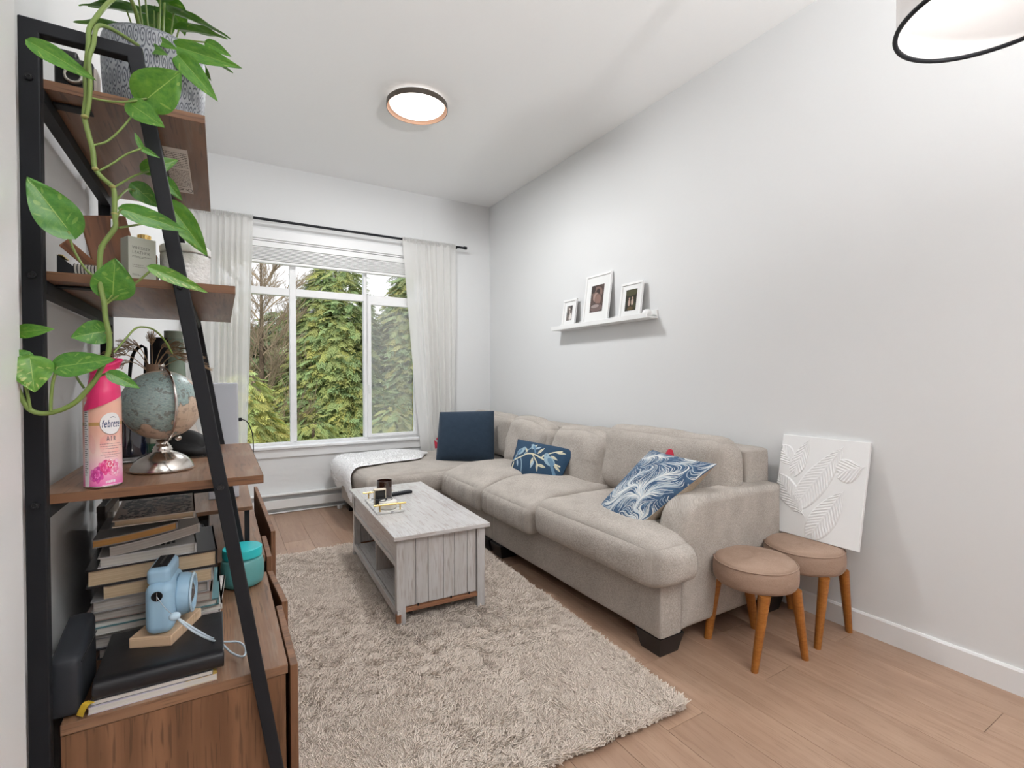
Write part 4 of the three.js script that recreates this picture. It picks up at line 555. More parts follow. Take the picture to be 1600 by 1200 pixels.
function book(label, x0, x1, zn, dep, y0, th, turn, cover, pages, o = {}) {   // spine towards the room, page edges towards the viewer
  const w = x1 - x0, b = thing('book', label, 'book', [(x0 + x1) / 2, y0, zn - dep / 2], turn * R), ct = o.ct ?? 0.0022, bow = o.bow ?? 0;
  const bend = g => { if (bow) { const p = g.attributes.position; for (let i = 0; i < p.count; i++) { const u = p.getX(i) / w; p.setY(i, p.getY(i) + bow * (u + 0.5) * (0.4 + (u + 0.5) * 0.6)); } g.computeVertexNormals(); } return g; };
  const blk = (a, b2, c2, d2, e, f2) => { const g = new THREE.BoxGeometry(b2 - a, d2 - c2, f2 - e, 14, 1, 1).translate((a + b2) / 2, (c2 + d2) / 2, (e + f2) / 2); return bend(boxUV(g, 'x', 0.1 * w, 0.37 * th)); };
  const ins = o.soft ? 0.0006 : 0.004;
  part(b, 'pages', blk(-w / 2 + ins, w / 2 - 0.004, ct, th - ct, -dep / 2 + ins, dep / 2 - ins), pages);
  part(b, 'cover', merge([blk(-w / 2, w / 2, 0, ct, -dep / 2, dep / 2), blk(-w / 2, w / 2, th - ct, th, -dep / 2, dep / 2), blk(w / 2 - 0.0035, w / 2, 0, th, -dep / 2, dep / 2)]), cover);
  if (o.print) part(b, 'cover_print', bend(place(new THREE.PlaneGeometry(w - 0.006, dep - 0.006, 14, 1).rotateX(-Math.PI / 2), 0, th + 0.0003, 0)), o.print);
  return b;
}
const cv = (r, g, b, ro = 0.45) => std({ color: rgb(r, g, b), roughness: ro });
const BK = -1.27;
book('black hardback hidden at the very bottom of the book stack', -0.225, -0.02, -1.295, 0.21, 0.6225, 0.022, 1, cv(0.02, 0.02, 0.025), PG.grey);
book('grey magazine volume second from the bottom of the book stack', -0.225, -0.005, -1.295, 0.22, 0.645, 0.020, -2, cv(0.3, 0.29, 0.3), PG.grey, { soft: 1 });
book('thin book with white and red spine low in the book stack', -0.222, 0.0, -1.292, 0.225, 0.6655, 0.011, -3, cv(0.6, 0.55, 0.53), PG.white, { soft: 1 });
book('pale softback magazine just above the red spined book', -0.232, -0.005, -1.288, 0.22, 0.677, 0.013, 2, cv(0.55, 0.53, 0.5), PG.white, { soft: 1 });
book('teal edged softback in the lower half of the book stack', -0.238, -0.008, -1.285, 0.21, 0.6905, 0.016, 0, cv(0.10, 0.22, 0.24), PG.white);
book('grey softback with a speckled red edge in the middle of the stack', -0.236, -0.02, -1.28, 0.20, 0.707, 0.019, -1, cv(0.28, 0.20, 0.17), PG.grey, { soft: 1 });
book('grey covered hardback below the tan paged book', -0.232, -0.03, -1.278, 0.20, 0.7265, 0.024, 2, cv(0.33, 0.32, 0.32), PG.grey);
book('thick book with tan pages and a grey cover, mid stack', -0.210, -0.02, -1.275, 0.18, 0.751, 0.029, 1, cv(0.30, 0.29, 0.29), PG.tan, { soft: 1 });
book('large black hardback with tan pages, widest of the upper stack', -0.240, -0.015, -1.272, 0.21, 0.7805, 0.038, 3, cv(0.012, 0.012, 0.014, 0.35), PG.tan, { ct: 0.004 });
book('white hardback with black lettering on its cover in the book stack', -0.222, -0.055, BK, 0.19, 0.819, 0.021, 4, cv(0.62, 0.61, 0.60), PG.white, { print: print_('#a9a7a5', (c, w, h) => { c.fillStyle = '#17171a'; for (let i = 0; i < 9; i++) c.fillRect(70 + i * 15, h - 52 - (i % 3) * 4, 9, 28); for (let i = 0; i < 5; i++) c.fillRect(128 + i * 16, h - 88, 11, 18); }) });
book('softback with bowed grey pages near the top of the stack', -0.206, -0.052, BK, 0.185, 0.8405, 0.019, 6, cv(0.5, 0.47, 0.44), PG.grey, { soft: 1, bow: 0.022 });
book('thin orange edged softback under the floral book', -0.226, -0.085, -1.268, 0.19, 0.8605, 0.0165, 2, cv(0.25, 0.24, 0.23), PG.orange, { soft: 1, bow: 0.016 });
book('book with a black floral pattern on top of the stack', -0.196, -0.055, -1.262, 0.20, 0.8985, 0.014, 3, cv(0.56, 0.50, 0.43), PG.tan, { print: floral });
{ // clear film and dark things around the stack
  solo('plastic_wrap', sheetGeo(14, 10, (u, v) => [lerp(-0.268, -0.19, u), 0.8975 + 0.006 * (1 - u) * (1 - u), lerp(-1.275, -1.43, v) + 0.02 * u]), phy({ color: rgb(0.95, 0.95, 0.96), transmission: 0.96, roughness: 0.04, thickness: 0, side: THREE.DoubleSide }), 'clear plastic sheet sticking out at the left under the floral book', 'plastic wrap');
  const pf = thing('standing_frame', 'dark framed picture standing behind the left of the book stack', 'picture frame', [-0.238, 0.6225, -1.53]);
  part(pf, 'frame', span(-0.008, 0.008, 0, 0.285, -0.09, 0.09), cv(0.05, 0.04, 0.035)); part(pf, 'picture', span(0.008, 0.0095, 0.02, 0.265, -0.075, 0.075), print_('#8d8377', (c, w, h) => { for (let i = 0; i < 40; i++) { c.fillStyle = ['#6d6459', '#a89d90', '#57503f'][i % 3]; c.beginPath(); c.ellipse(hash2(i, 1, 5) * w, hash2(i, 2, 5) * h, 22, 12, i, 0, 7); c.fill(); } }));
}
// ---------- album, pine box, instant camera, papers ----------
{
  const mg = (l, x0, x1, y0, th, zn, turn, m, pg) => { const t = thing('magazine', l, 'magazine', [(x0 + x1) / 2, y0, zn - 0.085], turn * R), w = x1 - x0; part(t, 'pages', span(-w / 2 + 0.001, w / 2 - 0.001, 0.0008, th - 0.0008, -0.0842, 0.0842, { r: 0.0005 }), pg); part(t, 'cover', merge([span(-w / 2, w / 2, 0, 0.0009, -0.085, 0.085, { r: 0.0002 }), span(-w / 2, w / 2, th - 0.0009, th, -0.085, 0.085, { r: 0.0002 })]), m); };
  mg('pale magazine with purple print lying lowest under the black album', -0.203, -0.012, 0.6223, 0.012, -1.092, 1, print_('#c9c2cf', (c, w, h) => { for (let i = 0; i < 60; i++) { c.fillStyle = ['#6b4a7c', '#d8b45c', '#8a6a9a'][i % 3]; c.beginPath(); c.arc(hash2(i, 1, 8) * w, hash2(i, 2, 8) * h, 7, 0, 7); c.fill(); } }), PG.white);
  mg('grey magazine between the pale magazine and the black album', -0.198, -0.018, 0.6347, 0.008, -1.094, 0, cv(0.2, 0.2, 0.21, 0.25), PG.white);
  const leather = phy({ color: rgb(0.010, 0.010, 0.012), roughness: 0.32, bumpMap: plaster, bumpScale: 0.0006, specularIntensity: 0.8 });
  const al = thing('photo_album', 'glossy black leather album lying on magazines in front of the books', 'album', [-0.098, 0.6432, -1.186], 0.5 * R);
  const prof = new THREE.Shape(); prof.moveTo(-0.09, 0); prof.lineTo(0.080, 0); prof.quadraticCurveTo(0.098, 0.001, 0.098, 0.016); prof.quadraticCurveTo(0.098, 0.031, 0.080, 0.032); prof.lineTo(-0.09, 0.032); prof.closePath();
  part(al, 'binding', new THREE.ExtrudeGeometry(prof, { depth: 0.192, bevelEnabled: true, bevelSize: 0.0015, bevelThickness: 0.002, bevelSegments: 2, curveSegments: 16 }).translate(0, 0, -0.096).rotateY(-Math.PI / 2), leather); part(al, 'stitching', merge([span(-0.094, 0.094, 0.0322, 0.0327, 0.078, 0.079, { r: 0.0002 })]), cv(0.06, 0.06, 0.065));
  const pb = thing('pine_box', 'small pale wooden box under the blue instant camera', 'box', [-0.0995, 0.6758, -1.2335], -23 * R);
  part(pb, 'body', span(-0.038, 0.038, 0, 0.0205, -0.060, 0.060, { grain: 'x', r: 0.002, s: 2 }), M.pine); part(pb, 'lid_seam', merge([span(-0.034, 0.034, 0.004, 0.0165, 0.0598, 0.0606, { r: 0.0003 })]), M.pine);
  // camera: lens side towards +x, grip end towards the viewer
  const blue = std({ color: rgb(0.34, 0.53, 0.69), roughness: 0.38 }), pale = std({ color: rgb(0.52, 0.68, 0.80), roughness: 0.4 });
  const c = thing('instant_camera', 'pale blue instant camera standing on the small wooden box', 'camera', [-0.102, 0.6966, -1.225], -7 * R);
  const rb = (w, h, d, x, y, z, r, s = 5) => boxUV(new RoundedBoxGeometry(w, h, d, s, r)).translate(x, y, z);
  part(c, 'body', merge([rb(0.048, 0.100, 0.108, 0, 0.0505, 0, 0.017), rb(0.040, 0.034, 0.088, -0.003, 0.111, -0.004, 0.010)]), blue);
  part(c, 'top_slot', merge([rb(0.026, 0.004, 0.072, -0.003, 0.1275, -0.006, 0.0018, 2)]), M.black, 'black film slot plate'); part(c, 'slot', rb(0.004, 0.002, 0.056, -0.003, 0.1298, -0.006, 0.0008, 2), M.blackSatin);
  part(c, 'lens_barrel', lathe([[0, 0], [0.041, 0], [0.042, 0.004], [0.041, 0.014], [0.037, 0.026], [0.034, 0.028], [0.031, 0.026], [0.030, 0.020], [0, 0.020]]).rotateZ(-Math.PI / 2).translate(0.022, 0.055, -0.008), blue);
  part(c, 'lens_ring', place(new THREE.TorusGeometry(0.0375, 0.0022, 8, 48), 0.0475, 0.055, -0.008, 0, Math.PI / 2), pale); part(c, 'lens', lathe([[0, 0.008], [0.012, 0.0065], [0.026, 0.002], [0.030, 0], [0, 0]]).rotateZ(-Math.PI / 2).translate(0.0425, 0.055, -0.008), phy({ color: rgb(0.02, 0.02, 0.03), roughness: 0.08, clearcoat: 1 }));
  part(c, 'strap_hole', lathe([[0, 0], [0.007, 0], [0.0085, 0.0012], [0.0095, 0.0008], [0.0095, 0], [0, 0]]).rotateX(Math.PI / 2).translate(-0.002, 0.079, 0.0546), M.black); part(c, 'strap_pin', place(new THREE.CylinderGeometry(0.001, 0.001, 0.016, 8), -0.002, 0.079, 0.0555), M.steel);
  const stm = std({ color: rgb(0.48, 0.56, 0.63), roughness: 0.6 }), hole = c.localToWorld(Vec(-0.002, 0.079, 0.056)), bead = on(273, 963, 'z', -1.125), Y = 0.632;
  wpart(c, 'strap', merge([tube([hole, hole.clone().lerp(bead, 0.5).add(Vec(0, -0.002, 0.004)), bead], 0.0008, 14, 6), tube([bead, on(300, 985, 'z', -1.115), on(325, 998, 'z', -1.118), on(352, 1003, 'y', Y + 0.012), on(372, 1003, 'y', Y), on(384, 1014, 'y', Y), on(380, 1026, 'y', Y), on(362, 1020, 'y', Y), on(345, 1004, 'y', Y + 0.014), on(322, 993, 'z', -1.121), on(300, 980, 'z', -1.119), bead], 0.0021, 90, 8)]), stm);
  wpart(c, 'strap_bead', place(new THREE.SphereGeometry(0.0085, 20, 14).scale(1.15, 0.9, 1), bead.x, bead.y, bead.z), pale);
  const bx = thing('black_case', 'dark slanted black case against the left wall beside the album', 'case', [-0.232, 0.6225, -1.16], 0);
  part(bx, 'shell', cushion(0.042, 0.115, 0.135, { r: 0.012, up: 0.002, side: 0.001, wr: 0.001, nx: 8, ny: 10, nz: 12, warp: q => { q.y += -0.24 * (q.z) * (q.y > 0 ? 1 : 0); } }).translate(0, 0.059, 0), cv(0.018, 0.021, 0.027, 0.6)); part(bx, 'lid_line', span(0.0212, 0.0222, 0.09, 0.0925, -0.06, 0.06, { r: 0.0003 }), M.blackSatin);
  const yl = std({ color: rgb(0.78, 0.52, 0.05), roughness: 0.5, side: THREE.DoubleSide });
  const rib = (a, b, w) => sheetGeo(12, 3, (u, v) => { const p = Vec(...a).lerp(Vec(...b), u); return [p.x + w * (v - 0.5) * 0.9, p.y + 0.006 * Math.sin(u * 4) + 0.001, p.z + w * (v - 0.5)]; });
  solo('yellow_ribbon', merge([rib([-0.212, 0.624, -1.09], [-0.196, 0.648, -1.092], 0.012), rib([-0.226, 0.6245, -1.12], [-0.198, 0.628, -1.10], 0.014)]), yl, 'short folded yellow ribbon at the corner of the magazines', 'ribbon');
}
{ // turquoise jar
  const j = thing('turquoise_jar', 'frosted turquoise glass jar with a bright lid beside the books', 'jar', [0.048, 0.6222, -1.572]);
  part(j, 'glass', lathe([[0, 0], [0.042, 0], [0.051, 0.006], [0.0545, 0.02], [0.0545, 0.055], [0.051, 0.070], [0.047, 0.078], [0, 0.078]], 0, 0, 0, 64), phy({ color: rgb(0.10, 0.33, 0.33), roughness: 0.35, clearcoat: 0.5 }), 'frosted dull turquoise glass'); part(j, 'lid', lathe([[0, 0.0785], [0.0485, 0.0785], [0.0495, 0.081], [0.0495, 0.102], [0.047, 0.1045], [0, 0.105]], 0, 0, 0, 64), cv(0.02, 0.50, 0.53, 0.35), 'bright turquoise lid');
  const b1 = thing('black_box', 'black box with a small white label under the raised shelf', 'box', [-0.085, 0.6604, -1.80]); part(b1, 'carton', span(-0.05, 0.05, 0, 0.115, -0.07, 0.07), cv(0.012, 0.012, 0.014, 0.6)); part(b1, 'label', span(-0.012, 0.004, 0.075, 0.105, 0.07, 0.0706, { r: 0.0002 }), PG.white);
  const b2 = thing('black_bag', 'black bag in clear plastic on the taller console behind the books', 'bag', [-0.062, 0.6604, -1.70]); part(b2, 'body', cushion(0.055, 0.085, 0.04, { r: 0.018, wr: 0.006, f: 20, nx: 12, ny: 12, nz: 8 }).translate(0, 0.05, 0), cv(0.012, 0.012, 0.013, 0.35)); part(b2, 'film', sheetGeo(8, 10, (u, v) => [0.0315 + 0.004 * Math.sin(v * 9) + 0.002 * u, 0.008 + v * 0.085, lerp(-0.02, 0.022, u) + 0.004 * Math.sin(v * 13)]), phy({ color: rgb(0.95, 0.95, 0.95), transmission: 0.85, roughness: 0.15, thickness: 0, side: THREE.DoubleSide }), 'clear plastic film');
}
// ---------- lower shelf board: air freshener, globe, jars, dried grass ----------
const Y3 = 1.0103, Y2 = 1.3753, Y1 = 1.6853;
{
  const a = thing('air_freshener', 'pink and peach air freshener spray can with a pink trigger cap', 'spray can', [-0.1795, Y3, -1.112]);
  const can = canvasTex(2048, 1024, (c, w, h) => {
    const S = w / (2 * Math.PI), U = t => t * S;                     // u from the angle round the can
    const g = c.createLinearGradient(0, 0, 0, h); g.addColorStop(0, '#eebba4'); g.addColorStop(0.35, '#efb9a6'); g.addColorStop(0.6, '#f4d3cb'); g.addColorStop(0.8, '#f6c3d3'); g.addColorStop(1, '#e86bb0'); c.fillStyle = g; c.fillRect(0, 0, w, h);
    for (let i = 0; i < 60; i++) { c.fillStyle = `rgba(${[240, 250, 225][i % 3]},${[150, 215, 130][i % 3]},${[140, 205, 140][i % 3]},.16)`; c.beginPath(); c.ellipse(hash2(i, 1, 3) * w, h * (0.25 + 0.4 * hash2(i, 2, 3)), 120, 60, i, 0, 7); c.fill(); }
    const x0 = U(0.62); c.fillStyle = '#c79a5e'; c.fillRect(0, h * 0.245, w, h * 0.04);
    const rose = (x, y, r, cols) => { for (let k = 0; k < 26; k++) { const t = k / 26, a = k * 2.4, rr2 = r * (1 - t * 0.85); c.save(); c.translate(x + Math.cos(a) * rr2 * 0.5, y + Math.sin(a) * rr2 * 0.42); c.rotate(a + 0.8); c.fillStyle = cols[k % cols.length]; c.beginPath(); c.ellipse(0, 0, rr2 * 0.62, rr2 * 0.36, 0, 0, 7); c.fill(); c.strokeStyle = 'rgba(180,20,80,.35)'; c.lineWidth = 4; c.stroke(); c.restore(); } };
    for (const dx of [-2 * Math.PI, 0, 2 * Math.PI]) { const o = U(dx); rose(U(0.78) + o, h * 0.80, 130, ['#f4a9c6', '#ee7fae', '#f8cddd']); rose(U(0.20) + o, h * 0.78, 110, ['#e84c94', '#f07fb3', '#d93a7e']); rose(U(0.5) + o, h * 0.74, 70, ['#e23a6c', '#f3a6b8', '#fff0f2']); rose(U(-0.2) + o, h * 0.86, 120, ['#d94aa0', '#e77ac0', '#c43c93']); }
    c.fillStyle = '#f1eef0'; c.fillRect(U(-0.95 + 2 * Math.PI), 0, U(0.34), h); c.fillStyle = '#55565e'; for (let i = 0; i < 30; i++) c.fillRect(U(-0.92 + 2 * Math.PI), h * 0.12 + i * 26, U(0.26) * (0.5 + 0.5 * hash2(i, 4, 4)), 9);
    c.fillStyle = '#8d6f66'; c.beginPath(); c.ellipse(x0, h * 0.267, U(0.62), h * 0.132, 0, 0, 7); c.fill(); c.fillStyle = '#f7f5f6'; c.beginPath(); c.ellipse(x0, h * 0.262, U(0.60), h * 0.128, 0, 0, 7); c.fill();
    c.fillStyle = '#2c3f68'; c.textAlign = 'center'; c.textBaseline = 'middle'; c.font = 'italic bold 104px sans-serif'; c.save(); c.translate(x0, h * 0.267); c.scale(0.92, 1.1); c.fillText('febreze', 0, 0); c.restore(); c.strokeStyle = '#2c3f68'; c.lineWidth = 6; c.beginPath(); c.arc(x0 + 30, h * 0.272, 90, -2.1, -1.0); c.stroke();
    c.fillStyle = '#5b5560'; c.font = 'bold 76px sans-serif'; c.fillText('A I R', x0 - 6, h * 0.44); c.fillStyle = 'rgba(140,100,110,.65)'; for (let i = 0; i < 6; i++) { const y = h * (0.50 + i * 0.028) + (i > 2 ? 16 : 0), l = [200, 240, 150, 170, 190, 120][i]; for (let x = x0 - l; x < x0 + l;) { const q = 14 + 30 * hash2(i, Math.floor(x), 9); c.fillRect(x, y, q, 8); x += q + 8; } }
    c.fillStyle = '#f6e9ee'; for (let x = U(0.28), k = 0; x < U(0.82); k++) { const q = 14 + 22 * hash2(k, 5, 6); c.fillRect(x, h * (0.93 + 0.012 * hash2(k, 6, 6)), q, 30); x += q + 7; } c.fillRect(U(0.1), h * 0.985, U(1.2), 5);
  });
  const h0 = 0.004, h1 = 0.150, body = new THREE.CylinderGeometry(0.0268, 0.0268, h1 - h0, 64, 1, true).translate(0, (h0 + h1) / 2, 0);
  part(a, 'can', body, std({ map: can, roughness: 0.3 }), 'printed peach and pink can'); part(a, 'base_rim', lathe([[0, 0], [0.0245, 0], [0.0268, 0.0015], [0.0272, 0.004], [0.0262, 0.005], [0, 0.005]]), M.steel); part(a, 'shoulder', lathe([[0.0268, 0.15], [0.0262, 0.157], [0.024, 0.163], [0.018, 0.168], [0, 0.168]]), cv(0.80, 0.50, 0.40, 0.35));
  const pink = cv(0.78, 0.035, 0.17, 0.35), rings = [[0.146, 0.0278, 0, 0.017], [0.152, 0.0276, 0, 0.016], [0.166, 0.0262, 0.0005, 0.010], [0.176, 0.0235, 0.001, 0.006], [0.190, 0.0205, 0.0015, 0.004], [0.200, 0.0205, 0.003, 0.006], [0.208, 0.023, 0.005, 0.010], [0.213, 0.0245, 0.007, 0.012], [0.216, 0.022, 0.0075, 0.012], [0.217, 0.004, 0.008, 0.012]];
  part(a, 'cap', sheetGeo(48, (rings.length - 1) * 4, (u, v) => { const k = v * (rings.length - 1), i = Math.min(rings.length - 2, Math.floor(k)), t = k - i, q = rings[i].map((b, n) => lerp(b, rings[i + 1][n], t)), th = u * 2 * Math.PI, r = q[1] * (1 + 0.06 * Math.cos(2 * th)); return [q[2] + r * Math.sin(th), q[0] + q[3] * (Math.sin(th) * 0.75 - 0.25 * Math.cos(th)), r * Math.cos(th) * (k > 5 ? 0.85 : 1)]; }).rotateY(0), Object.assign(pink, { side: THREE.DoubleSide }), 'pink trigger cap');
  part(a, 'nozzle', merge([rbx(0.012, 0.022, 0.014, 0.0225, 0.196, 0.004), rbx(0.014, 0.007, 0.010, 0.026, 0.186, 0.004)]), M.white, 'white nozzle');
  function rbx(w, h, d, x, y, z) { return boxUV(new RoundedBoxGeometry(w, h, d, 3, Math.min(w, h, d) * 0.35)).translate(x, y, z); }
}
{ // globe on a silver foot
  const g = thing('desk_globe', 'small antique style desk globe on a silver foot', 'globe', [-0.105, Y3, -1.243]);
  const map = dataTex(1024, 512, (u, v) => {
    const c = fbm(u * 7, v * 4, 7, 64, 211, 5), land = sstep(0.485, 0.505, c), grain = fbm(u * 120, v * 160, 120, 160, 219, 2), ink = sstep(0.62, 0.72, fbm(u * 60, v * 34, 60, 64, 231, 3)), coast = Math.exp(-(((c - 0.495) / 0.012) ** 2));
    let sea = mix3([0.50, 0.59, 0.59], [0.68, 0.745, 0.72], grain), l = mix3([0.84, 0.76, 0.68], [0.74, 0.64, 0.55], fbm(u * 20, v * 14, 20, 64, 241, 3)); let k = mix3(sea, l, land); k = mix3(k, [0.30, 0.25, 0.22], 0.38 * ink * (land > 0.5 ? 0.6 : 1)); k = mix3(k, [0.36, 0.30, 0.27], coast * 0.5);
    const gr = Math.min(Math.abs(((u * 24) % 1) - 0.5), Math.abs(((v * 12) % 1) - 0.5)); return mix3(k, [0.42, 0.37, 0.33], gr < 0.012 ? 0.35 : 0);
  });
  part(g, 'sphere', place(new THREE.SphereGeometry(0.0705, 64, 48), 0, 0.135, 0, 0, 2.2, 0.3), std({ map, roughness: 0.4 }));
  const sil = std({ color: rgb(0.62, 0.58, 0.54), roughness: 0.17, metalness: 1 });
  part(g, 'meridian', place(new THREE.TorusGeometry(0.0765, 0.0028, 10, 60, Math.PI).rotateZ(Math.PI / 2).rotateY(Math.PI / 2 + 0.0), 0, 0.135, 0, 0, Math.PI - 2.75, 0.0), sil); part(g, 'finial', merge([cyl(0.0025, 0.0025, 0.012, 0, 0.203, 0), place(new THREE.SphereGeometry(0.0055, 16, 12), 0, 0.216, 0), place(new THREE.SphereGeometry(0.006, 16, 12), 0.028, 0.066, 0.012)]), sil);
  part(g, 'foot', lathe([[0, 0], [0.0535, 0], [0.0555, 0.002], [0.0555, 0.006], [0.053, 0.011], [0.049, 0.019], [0.040, 0.028], [0.026, 0.036], [0.018, 0.039], [0.0165, 0.042], [0.0185, 0.044], [0.0155, 0.047], [0.0165, 0.049], [0.013, 0.052], [0.0105, 0.056], [0.0105, 0.062], [0, 0.064]], 0, 0, 0, 64), sil);
}
{
  const nj = thing('navy_jar', 'dark navy cylinder jar with a clear glass foot behind the spray can', 'jar', [-0.187, Y3, -1.42]); part(nj, 'jar_body', lathe([[0, 0.012], [0.038, 0.012], [0.040, 0.016], [0.040, 0.108], [0.038, 0.112], [0, 0.112]]), phy({ color: rgb(0.012, 0.016, 0.035), roughness: 0.1, clearcoat: 1 })); part(nj, 'glass_foot', lathe([[0, 0], [0.040, 0], [0.0415, 0.003], [0.0405, 0.0115], [0, 0.0115]]), phy({ color: rgb(0.85, 0.87, 0.88), roughness: 0.05, transmission: 0.7, thickness: 0.01 }));
  const gb = thing('green_box', 'small dark green box behind the globe foot', 'box', [-0.125, Y3, -1.485], 0.2); part(gb, 'carton', span(-0.03, 0.03, 0, 0.032, -0.03, 0.03), cv(0.03, 0.13, 0.06, 0.5)); part(gb, 'carton_top', span(-0.028, 0.028, 0.0322, 0.052, -0.028, 0.028), cv(0.5, 0.47, 0.38, 0.7), 'cream upper half');
  const po = thing('black_pouch', 'soft black pouch lying to the right of the globe', 'pouch', [on(300, 708, 'y', Y3).x, Y3, -1.42], -0.35); part(po, 'body', cushion(0.085, 0.036, 0.05, { r: 0.022, wr: 0.006, f: 18, nx: 18, ny: 10, nz: 12, warp: q => { q.y += 0.20 * (-q.x) * (q.y > -0.01 ? 1 : 0); } }).translate(0, 0.020, 0), cv(0.008, 0.008, 0.009, 0.7)); part(po, 'zip', tube([[-0.032, 0.046, 0.006], [0, 0.040, 0.010], [0.032, 0.032, 0.006]], 0.0012, 14, 6), M.blackSatin);
  const bl = thing('booklet', 'small white booklet leaning behind the black pouch', 'booklet', [on(303, 690, 'z', -1.50).x, Y3, -1.50], 0.3); part(bl, 'pages', span(-0.022, 0.022, 0, 0.105, -0.004, 0.004).rotateX(-0.2).rotateZ(0.25).translate(0, 0.006, 0), PG.white); part(bl, 'cover', span(-0.024, 0.024, 0, 0.108, -0.0065, -0.0045).rotateX(-0.2).rotateZ(0.25).translate(0, 0.006, 0), cv(0.10, 0.012, 0.015, 0.5), 'dark red back cover');
  // dried grasses in a narrow brown vase
  const dv = thing('dried_grass_vase', 'tan dried grasses in a narrow brown vase behind the globe', 'vase', [on(238, 560, 'z', -1.53).x, Y3, -1.53]);
  part(dv, 'vase', lathe([[0, 0], [0.020, 0], [0.024, 0.02], [0.020, 0.12], [0.013, 0.19], [0.0145, 0.225], [0.0125, 0.225], [0.011, 0.19], [0, 0.18]]), cv(0.30, 0.19, 0.12, 0.6));
  const tan = std({ color: rgb(0.48, 0.34, 0.21), roughness: 0.95 });
  [[-0.10, 0.235, 0.05], [-0.07, 0.26, -0.02], [-0.05, 0.275, 0.04], [-0.085, 0.20, 0.03], [0.045, 0.275, 0.03], [0.075, 0.265, 0.05], [0.10, 0.245, 0.02], [0.055, 0.25, -0.03], [0.12, 0.215, 0.05], [0.0, 0.29, 0.02]].forEach(([x, y, z], i) => {
    const a = Vec(0, 0.20, 0), b = Vec(x * 0.5, (0.2 + y) / 2 + 0.03, z * 0.5), c = Vec(x, y, z), cu = new THREE.CatmullRomCurve3([a, b, c]), gs = [tube([a, b, c], 0.0011, 14, 5)];
    for (let k = 0; k < 46; k++) { const t = lerp(0.45, 1, k / 46), p = cu.getPoint(t), d = cu.getTangent(t), s = Vec(hash2(i, k, 1) - 0.5, hash2(i, k, 2) - 0.5, hash2(i, k, 3) - 0.5).normalize().multiplyScalar(0.010 * Math.sin(Math.PI * lerp(0.15, 0.95, k / 46))); gs.push(tube([p, p.clone().addScaledVector(d, 0.008).add(s), p.clone().addScaledVector(d, 0.018).addScaledVector(s, 1.5)], 0.0006, 3, 3)); }
    part(dv, 'grass_plume', merge(gs), tan);
  });
  const bt = thing('black_cylinder', 'tall black cylinder standing behind the globe under the middle board', 'cylinder', [on(249, 530, 'z', -1.585).x, Y3, -1.585]); part(bt, 'tube', lathe([[0, 0], [0.019, 0], [0.0205, 0.004], [0.0205, 0.290], [0.0185, 0.296], [0, 0.296]]), M.black); part(bt, 'base_ring', lathe([[0.0206, 0.01], [0.0215, 0.012], [0.0215, 0.018], [0.0206, 0.02]]), M.steel);
  const gl = thing('green_bottle', 'pale green glass bottle right of the tall black cylinder', 'bottle', [on(271, 540, 'z', -1.60).x, Y3, -1.60]); part(gl, 'glass', lathe([[0, 0], [0.024, 0], [0.027, 0.004], [0.027, 0.20], [0.0245, 0.235], [0.022, 0.295], [0.0205, 0.295], [0.0225, 0.23], [0.025, 0.2], [0.025, 0.01], [0, 0.01]]), phy({ color: rgb(0.45, 0.60, 0.48), roughness: 0.12, transmission: 0.45, thickness: 0, side: THREE.DoubleSide })); part(gl, 'cap', cyl(0.021, 0.021, 0.02, 0, 0.2955, 0), cv(0.3, 0.38, 0.3));
  solo('cable', tube([[-0.195, 1.02, -1.60], [-0.205, 1.15, -1.605], [-0.192, 1.27, -1.605], [-0.172, 1.285, -1.60], [-0.170, 1.20, -1.60], [-0.176, 1.016, -1.60]], 0.004, 50, 8), M.black, 'thick black looped cable behind the dried grasses', 'cable');
  // upright pale device on the riser, with a cable
  const dev = thing('pale_device', 'upright pale grey slab shaped device with a black plug in its side', 'device', [0.008, 0.8125, -1.93]);
  part(dev, 'casing', span(-0.045, 0.040, 0, 0.371, -0.10, 0.10, { r: 0.004, s: 3 }), cv(0.50, 0.52, 0.57, 0.45)); part(dev, 'side_panel', span(0.0402, 0.0408, 0.02, 0.31, -0.06, 0.09, { r: 0.0002 }), cv(0.44, 0.46, 0.52, 0.45)); part(dev, 'plug', merge([span(0.041, 0.052, 0.245, 0.256, 0.062, 0.074, { r: 0.002 })]), M.black); part(dev, 'cable', tube([[0.052, 0.250, 0.068], [0.063, 0.245, 0.066], [0.075, 0.225, 0.05], [0.085, 0.19, 0.02], [0.088, 0.12, -0.02], [0.08, 0.03, -0.05]], 0.0018, 40, 6), M.black);
}
